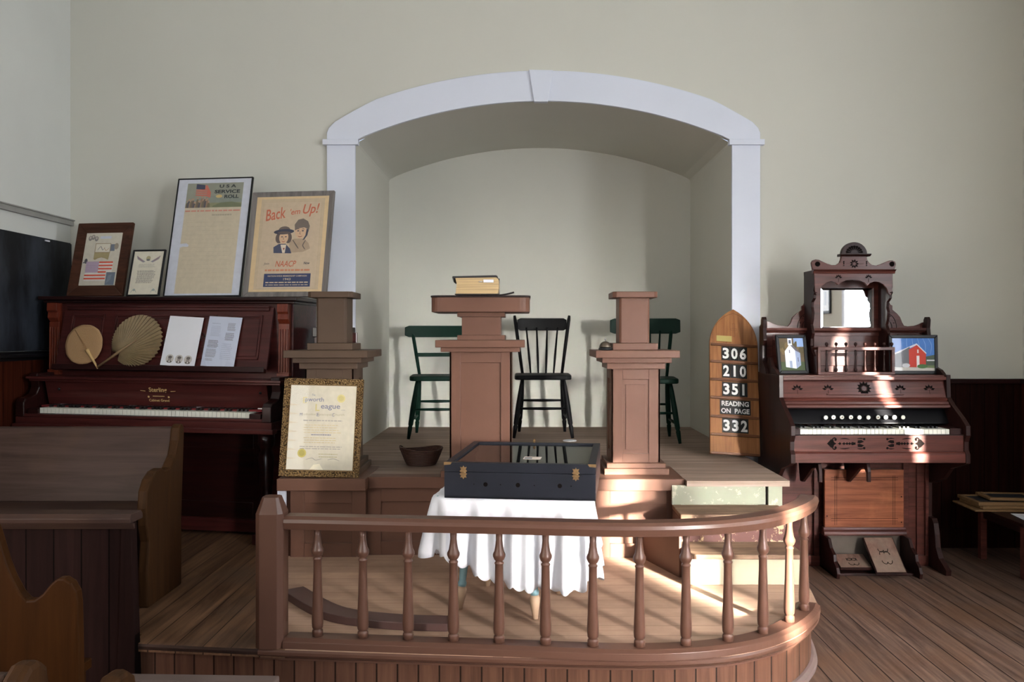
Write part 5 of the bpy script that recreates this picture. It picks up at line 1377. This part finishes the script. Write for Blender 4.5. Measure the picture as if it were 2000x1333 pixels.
# spindle gallery
YG = 4.765
def w9(cx, cy): return (X(1480 + cx / 4.442, YG), Z(460 + cy / 4.442, YG))
ga, gb = w9(517, 0)[0], w9(1183, 0)[0]; gz0, gz1, gz2, gz3 = 1.108, 1.108 + .014, w9(0, 996)[1], w9(0, 970)[1]
m = MB(); m.box(ga, gb, YG - .012, YG + .012, gz2, gz3); m.box(ga, gb, YG - .012, YG + .012, gz0, gz1); m.box(ga, ga + .016, YG - .01, YG + .01, gz1, gz2); m.box(gb - .016, gb, YG - .01, YG + .01, gz1, gz2)
for xx in (ga,): m.box(xx, xx + .012, YG, YC + .04, gz2 + .002, gz3 - .002)
ob(m, 'gallery_rail', M_org, bevel=.001)
Hs = gz2 - gz1
sp0 = MB().lathe([(.0045, 0), (.009, .06 * Hs), (.0095, .12 * Hs), (.0045, .2 * Hs), (.0065, .28 * Hs), (.005, .4 * Hs), (.0035, .7 * Hs), (.006, .82 * Hs), (.004, .88 * Hs), (.0065, .95 * Hs), (.004, Hs)], n=12).build('spindle', M_org_dk, og)
kn0 = MB().lathe([(.003, 0), (.003, .006), (.0075, .011), (.009, .017), (.0075, .023), (.002, .027)], n=12).build('finial', M_org_dk, og)
for i, cx in enumerate((597, 680, 765, 848, 930, 1015, 1095)):
    u = w9(cx, 0)[0]
    a = sp0 if i == 0 else copy_obj(sp0, og); a.location = Vector((u, YG, gz1)) - Vector(og.location)
    b_ = kn0 if i == 0 else copy_obj(kn0, og); b_.location = Vector((u, YG, gz3)) - Vector(og.location)
b_ = copy_obj(kn0, og); b_.location = Vector((w9(1163, 0)[0], YG, gz3)) - Vector(og.location)

# photographs on the organ
def art_church(A, w, v0, v1):
    A.rect(-w, w, v0, v1, (92, 76, 52)); A.rect(w * .2, w, v1 - .07, v1, (140, 168, 214)); A.rect(-w, w, v0, v0 + .05, (60, 76, 44))
    for k in range(14): A.ell(-w + .012 * k, v0 + .13 + .02 * math.sin(k * 2.2), .016, .022, ((112, 92, 58), (84, 74, 44))[k % 2])
    A.rect(w * .45, w, v1 - .05, v1, (140, 168, 214))
    wh = (226, 232, 244); sh_ = (150, 164, 196)
    A.poly([(-.045, v0 + .02), (.02, v0 + .01), (.02, v0 + .115), (-.012, v0 + .15), (-.045, v0 + .11)], wh); A.poly([(.02, v0 + .01), (.05, v0 + .03), (.05, v0 + .10), (.02, v0 + .115)], sh_)
    A.poly([(-.012, v0 + .15), (.02, v0 + .115), (.052, v0 + .10), (.03, v0 + .125), (.0, v0 + .155)], (92, 88, 100))
    A.rect(-.022, .004, v0 + .145, v0 + .185, wh); A.rect(-.016, -.002, v0 + .155, v0 + .175, (80, 90, 110)); A.poly([(-.025, v0 + .183), (.007, v0 + .183), (-.009, v0 + .198)], sh_)
    A.rect(-.018, -.013, v0 + .10, v0 + .118, (90, 96, 120)); A.rect(.032, .037, v0 + .05, v0 + .075, (90, 96, 120)); A.rect(-.02, -.004, v0 + .015, v0 + .055, sh_)
frame_thing('framed_photograph', 'black framed photograph of a white church at left on the organ', (X(1549, 4.80), 4.80, 1.109), R(12), R(10), .188, .224, .019, .014, M_black, art_church, paper=(230, 230, 230), group='framed photographs on the organ')
def art_barn(A, w, v0, v1):
    A.rect(-w, w, v0, v1, (72, 124, 196)); A.rect(-w, w, v0, v0 + .035, (104, 120, 78)); A.poly([(-w, v0), (w, v0), (w, v0 + .015), (-w * .2, v0 + .02), (-w, v0 + .03)], (190, 186, 178))
    for k in range(6): A.stroke([(-w * .3 + .03 * k, v1), (-w * .3 + .035 * k, v1 - .04), (-w * .2 + .03 * k, v1 - .09)], .002, (150, 184, 224))
    A.poly([(-w, v0 + .02), (-w, v0 + .085), (-.025, v0 + .125), (-.025, v0 + .02)], (66, 62, 66)); A.poly([(-w, v0 + .085), (-w, v0 + .095), (.02, v0 + .155), (.075, v0 + .10), (.072, v0 + .095), (.02, v0 + .145)], (214, 214, 220))
    A.poly([(-w * .55, v0 + .02), (-w * .55, v0 + .11), (-.02, v0 + .135), (-.02, v0 + .02)], (104, 106, 112))
    A.poly([(-.025, v0 + .02), (-.025, v0 + .12), (.02, v0 + .146), (.072, v0 + .095), (.072, v0 + .02)], (196, 62, 48)); A.rect(.018, .034, v0 + .02, v0 + .085, (226, 222, 222)); A.rect(.022, .03, v0 + .10, v0 + .12, (226, 222, 222))
    A.poly([(.07, v0 + .03), (.07, v0 + .08), (w, v0 + .09), (w, v0 + .03)], (70, 84, 70)); A.rect(.075, w, v0 + .055, v0 + .062, (220, 220, 224)); A.ell(-w * .35, v0 + .03, .022, .012, (200, 202, 206)); A.ell(.05, v0 + .025, .03, .012, (70, 110, 60))
frame_thing('framed_photograph', 'black framed photograph of a red barn at right on the organ', (X(1783, 4.79), 4.789, 1.109), R(0), R(2.5), .277, .222, .019, .014, M_black, art_barn, paper=(230, 230, 230), group='framed photographs on the organ')

# picture on the right wall that the organ mirror reflects
e = frame_thing('wall_picture', 'dark framed picture on the right wall, seen in the organ mirror', (XR - .002, 1.20, 1.55), R(-90), 0, .26, .34, .03, .02, M_black, lambda A, w, v0, v1: (A.rect(-w, w, v0, v1, (206, 200, 186)), A.rect(-.03, .03, v0 + .06, v1 - .08, (150, 146, 140))), paper=(206, 200, 186))

# ------------------------------------------------------------------ low table with slates at the right
e = thing('low_table', 'low dark wooden table at the right edge holding slates and papers', 'table', (2.89, 4.81, 0))
m = MB(); m.box(-.19, .20, -.24, .24, .285, .305); ob2 = m.build('tabletop', M_org_dk, e, bevel=.003)
MB().box(-.17, .18, -.22, .22, .245, .285).build('apron', M_org_dk, e)
for a in (-.165, .175):
    for b_ in (-.215, .215): MB().box(a - .018, a + .018, b_ - .018, b_ + .018, 0, .285).build('leg', M_org, e, bevel=.002)
M_sl = mat('slate_face', C(40, 42, 48), .5, var=.15); M_slf = wood('slate_frame_wood', C(112, 84, 54), C(146, 114, 80), 'X', .5)
def slate(name, label, x, y, z_, w, d_, th, rz, cat='slate', face=True):
    e = thing(name, label, cat, (x, y, z_), (0, 0, rz), 'school slates on the low table' if face else None)
    if face:
        m = MB(); b_ = .028
        for a in ((-w, w, -d_, -d_ + b_), (-w, w, d_ - b_, d_), (-w, -w + b_, -d_ + b_, d_ - b_), (w - b_, w, -d_ + b_, d_ - b_)): m.box(*a, 0, th)
        m.build('frame', M_slf, e, bevel=.003); MB().box(-w + b_, w - b_, -d_ + b_, d_ - b_, .002, th - .005).build('slate_face', M_sl, e)
    else: MB().box(-w, w, -d_, d_, 0, th).build('board', M_slf, e, bevel=.002)
slate('thin_board', 'thin pale wooden board under the stack of slates', 2.82, 5.03, .306, .20, .145, .010, R(-3), 'board', False)
slate('school_slate', 'wood framed slate, lowest of the three slates in the stack', 2.84, 5.03, .317, .185, .125, .018, R(2))
slate('school_slate', 'wood framed slate, middle one of the stack on the low table', 2.835, 5.035, .336, .19, .13, .020, R(-2))
slate('school_slate', 'smaller wood framed slate on top of the stack', 2.885, 5.05, .357, .14, .10, .016, R(-6))
for k in range(3):
    o = MB().box(-.14, .14, -.10, .10, 0, .002).build('loose_paper', M_paper)
    o.location = (2.91 + .01 * k, 4.72 - .008 * k, .306 + .0022 * k); o.rotation_euler = (0, 0, R(-8 + 7 * k))
    tag(o, 'loose white sheet of paper on the front of the low table, ' + ('bottom', 'middle', 'top')[k] + ' of three', 'paper', 'papers on the low table')

# ------------------------------------------------------------------ pews
pw = thing('pew', 'large brown painted pew on the platform in front of the piano', 'pew', (-1.9, 3.6, PLAT))
def Pz(v): return v
endp = [(3.80, PLAT), (3.80, .50), (3.83, .90), (3.822, .928), (3.795, .932), (3.775, .915), (3.765, .86), (3.735, .80), (3.68, .755), (3.63, .75), (3.59, .765), (3.54, .76), (3.49, .735), (3.455, .69), (3.447, .62), (3.452, .55), (3.47, .48), (3.455, .36), (3.46, PLAT)]
MB().prism(endp, 'YZ', -1.582, -1.540).build('end_panel', M_pew_end, pw, world=True, bevel=.008)
m = MB(); m.prism([(3.70, .60), (3.785, .915), (3.80, .920), (3.815, .905), (3.73, .595)], 'YZ', -2.80, -1.58); m.build('backrest', M_pew, pw, world=True, bevel=.004)
MB().box(-2.8, -1.58, 3.47, 3.76, .57, .60).build('seat', M_pew, pw, world=True, bevel=.004)
MB().box(-2.8, -1.58, 3.52, 3.55, PLAT, .57).build('seat_front', M_pew_dk, pw, world=True)
sc2 = thing('pew_screen', 'dark brown beadboard screen with a capped top in front of the large pew', 'screen', (-1.9, 3.07, 0))
m = MB(); m.box(-2.8, -1.43, 3.052, 3.075, .0, .655); m.build('beadboard', M_pew_dk, sc2, world=True, bevel=.001)
MB().prism([(-1.47, 0.0), (-1.395, 0.0), (-1.415, .66), (-1.45, .66)], 'XZ', 3.040, 3.085).build('end_stile', M_pew_dk, sc2, world=True, bevel=.003)
m = MB(); m.prism([(3.02, .655), (3.12, .655), (3.12, .672), (3.105, .688), (3.03, .688), (3.018, .672)], 'YZ', -2.8, -1.408); m.prism([(3.04, .63), (3.04, .655), (3.025, .655)], 'YZ', -2.8, -1.40); m.build('cap_rail', M_pew, sc2, world=True, bevel=.003)

p2 = thing('pew', 'orange brown varnished pew end with a scrolled arm at the far left', 'pew', (-1.6, 2.35, 0))
def q2(px, py, d_=2.3): return (X(px, d_), Z(py, d_))
oe = [q2(154, 1345), q2(153, 1260), q2(151, 1180), q2(148, 1158), q2(138, 1140), q2(124, 1131), q2(111, 1131), q2(98, 1142), q2(82, 1162), q2(66, 1173), q2(52, 1174), q2(38, 1160), q2(22, 1130), q2(10, 1100), q2(-8, 1040), q2(-25, 1000), q2(-45, 985), q2(-90, 960), q2(-150, 950), q2(-170, 980), q2(-165, 1345)]
oe = [(X(154, 2.3), 0)] + oe + [(X(-165, 2.3), 0)]
MB().prism(oe, 'XZ', 2.3, 2.335).build('end_panel', M_pew_or, p2, world=True, bevel=.006)
MB().prism([(-1.70, .36), (-1.76, .84), (-1.735, .85), (-1.67, .36)], 'XZ', 2.335, 2.62).build('backrest', M_pew_or, p2, world=True, bevel=.004)
MB().box(-1.7, -1.34, 2.335, 2.62, .30, .33).build('seat', M_pew_or, p2, world=True, bevel=.004)
MB().box(-1.38, -1.36, 2.335, 2.62, 0, .30).build('seat_front', M_pew_or, p2, world=True)

p3 = thing('pew', 'nearest dark pew at bottom left, only its rounded end and back rail showing', 'pew', (-1.2, 1.6, 0))
xe = -.885
e3 = [(1.44, 0), (1.44, .70), (1.455, .735), (1.48, .752), (1.51, .752), (1.535, .73), (1.545, .68), (1.58, .60), (1.65, .555), (1.72, .555), (1.76, .585), (1.80, .603), (1.845, .600), (1.88, .575), (1.90, .52), (1.90, 0)]
MB().prism(e3, 'YZ', xe - .018, xe + .022).build('end_panel', M_pew_end, p3, world=True, bevel=.012)
MB().prism([(1.47, .40), (1.455, .725), (1.47, .737), (1.495, .735), (1.505, .72), (1.51, .40)], 'YZ', -1.9, xe - .018).build('backrest', M_pew, p3, world=True, bevel=.006)
MB().box(-1.9, xe - .018, 1.50, 1.86, .38, .41).build('seat', M_pew, p3, world=True, bevel=.004)
kn = thing('kneeling_bench', 'low grey brown bench board in front of the platform at lower left', 'bench', (-1.08, 2.74, 0))
MB().box(-.27, .28, -.03, .03, .190, .218).build('top', mat('grey_brown_bench', C(112, 96, 90), .5, var=.12), kn, bevel=.005)
MB().box(-.25, -.22, -.028, .028, 0, .19).build('leg', M_pew_dk, kn); MB().box(.21, .24, -.028, .028, 0, .19).build('leg', M_pew_dk, kn)
kn.rotation_euler = (0, 0, R(-2))
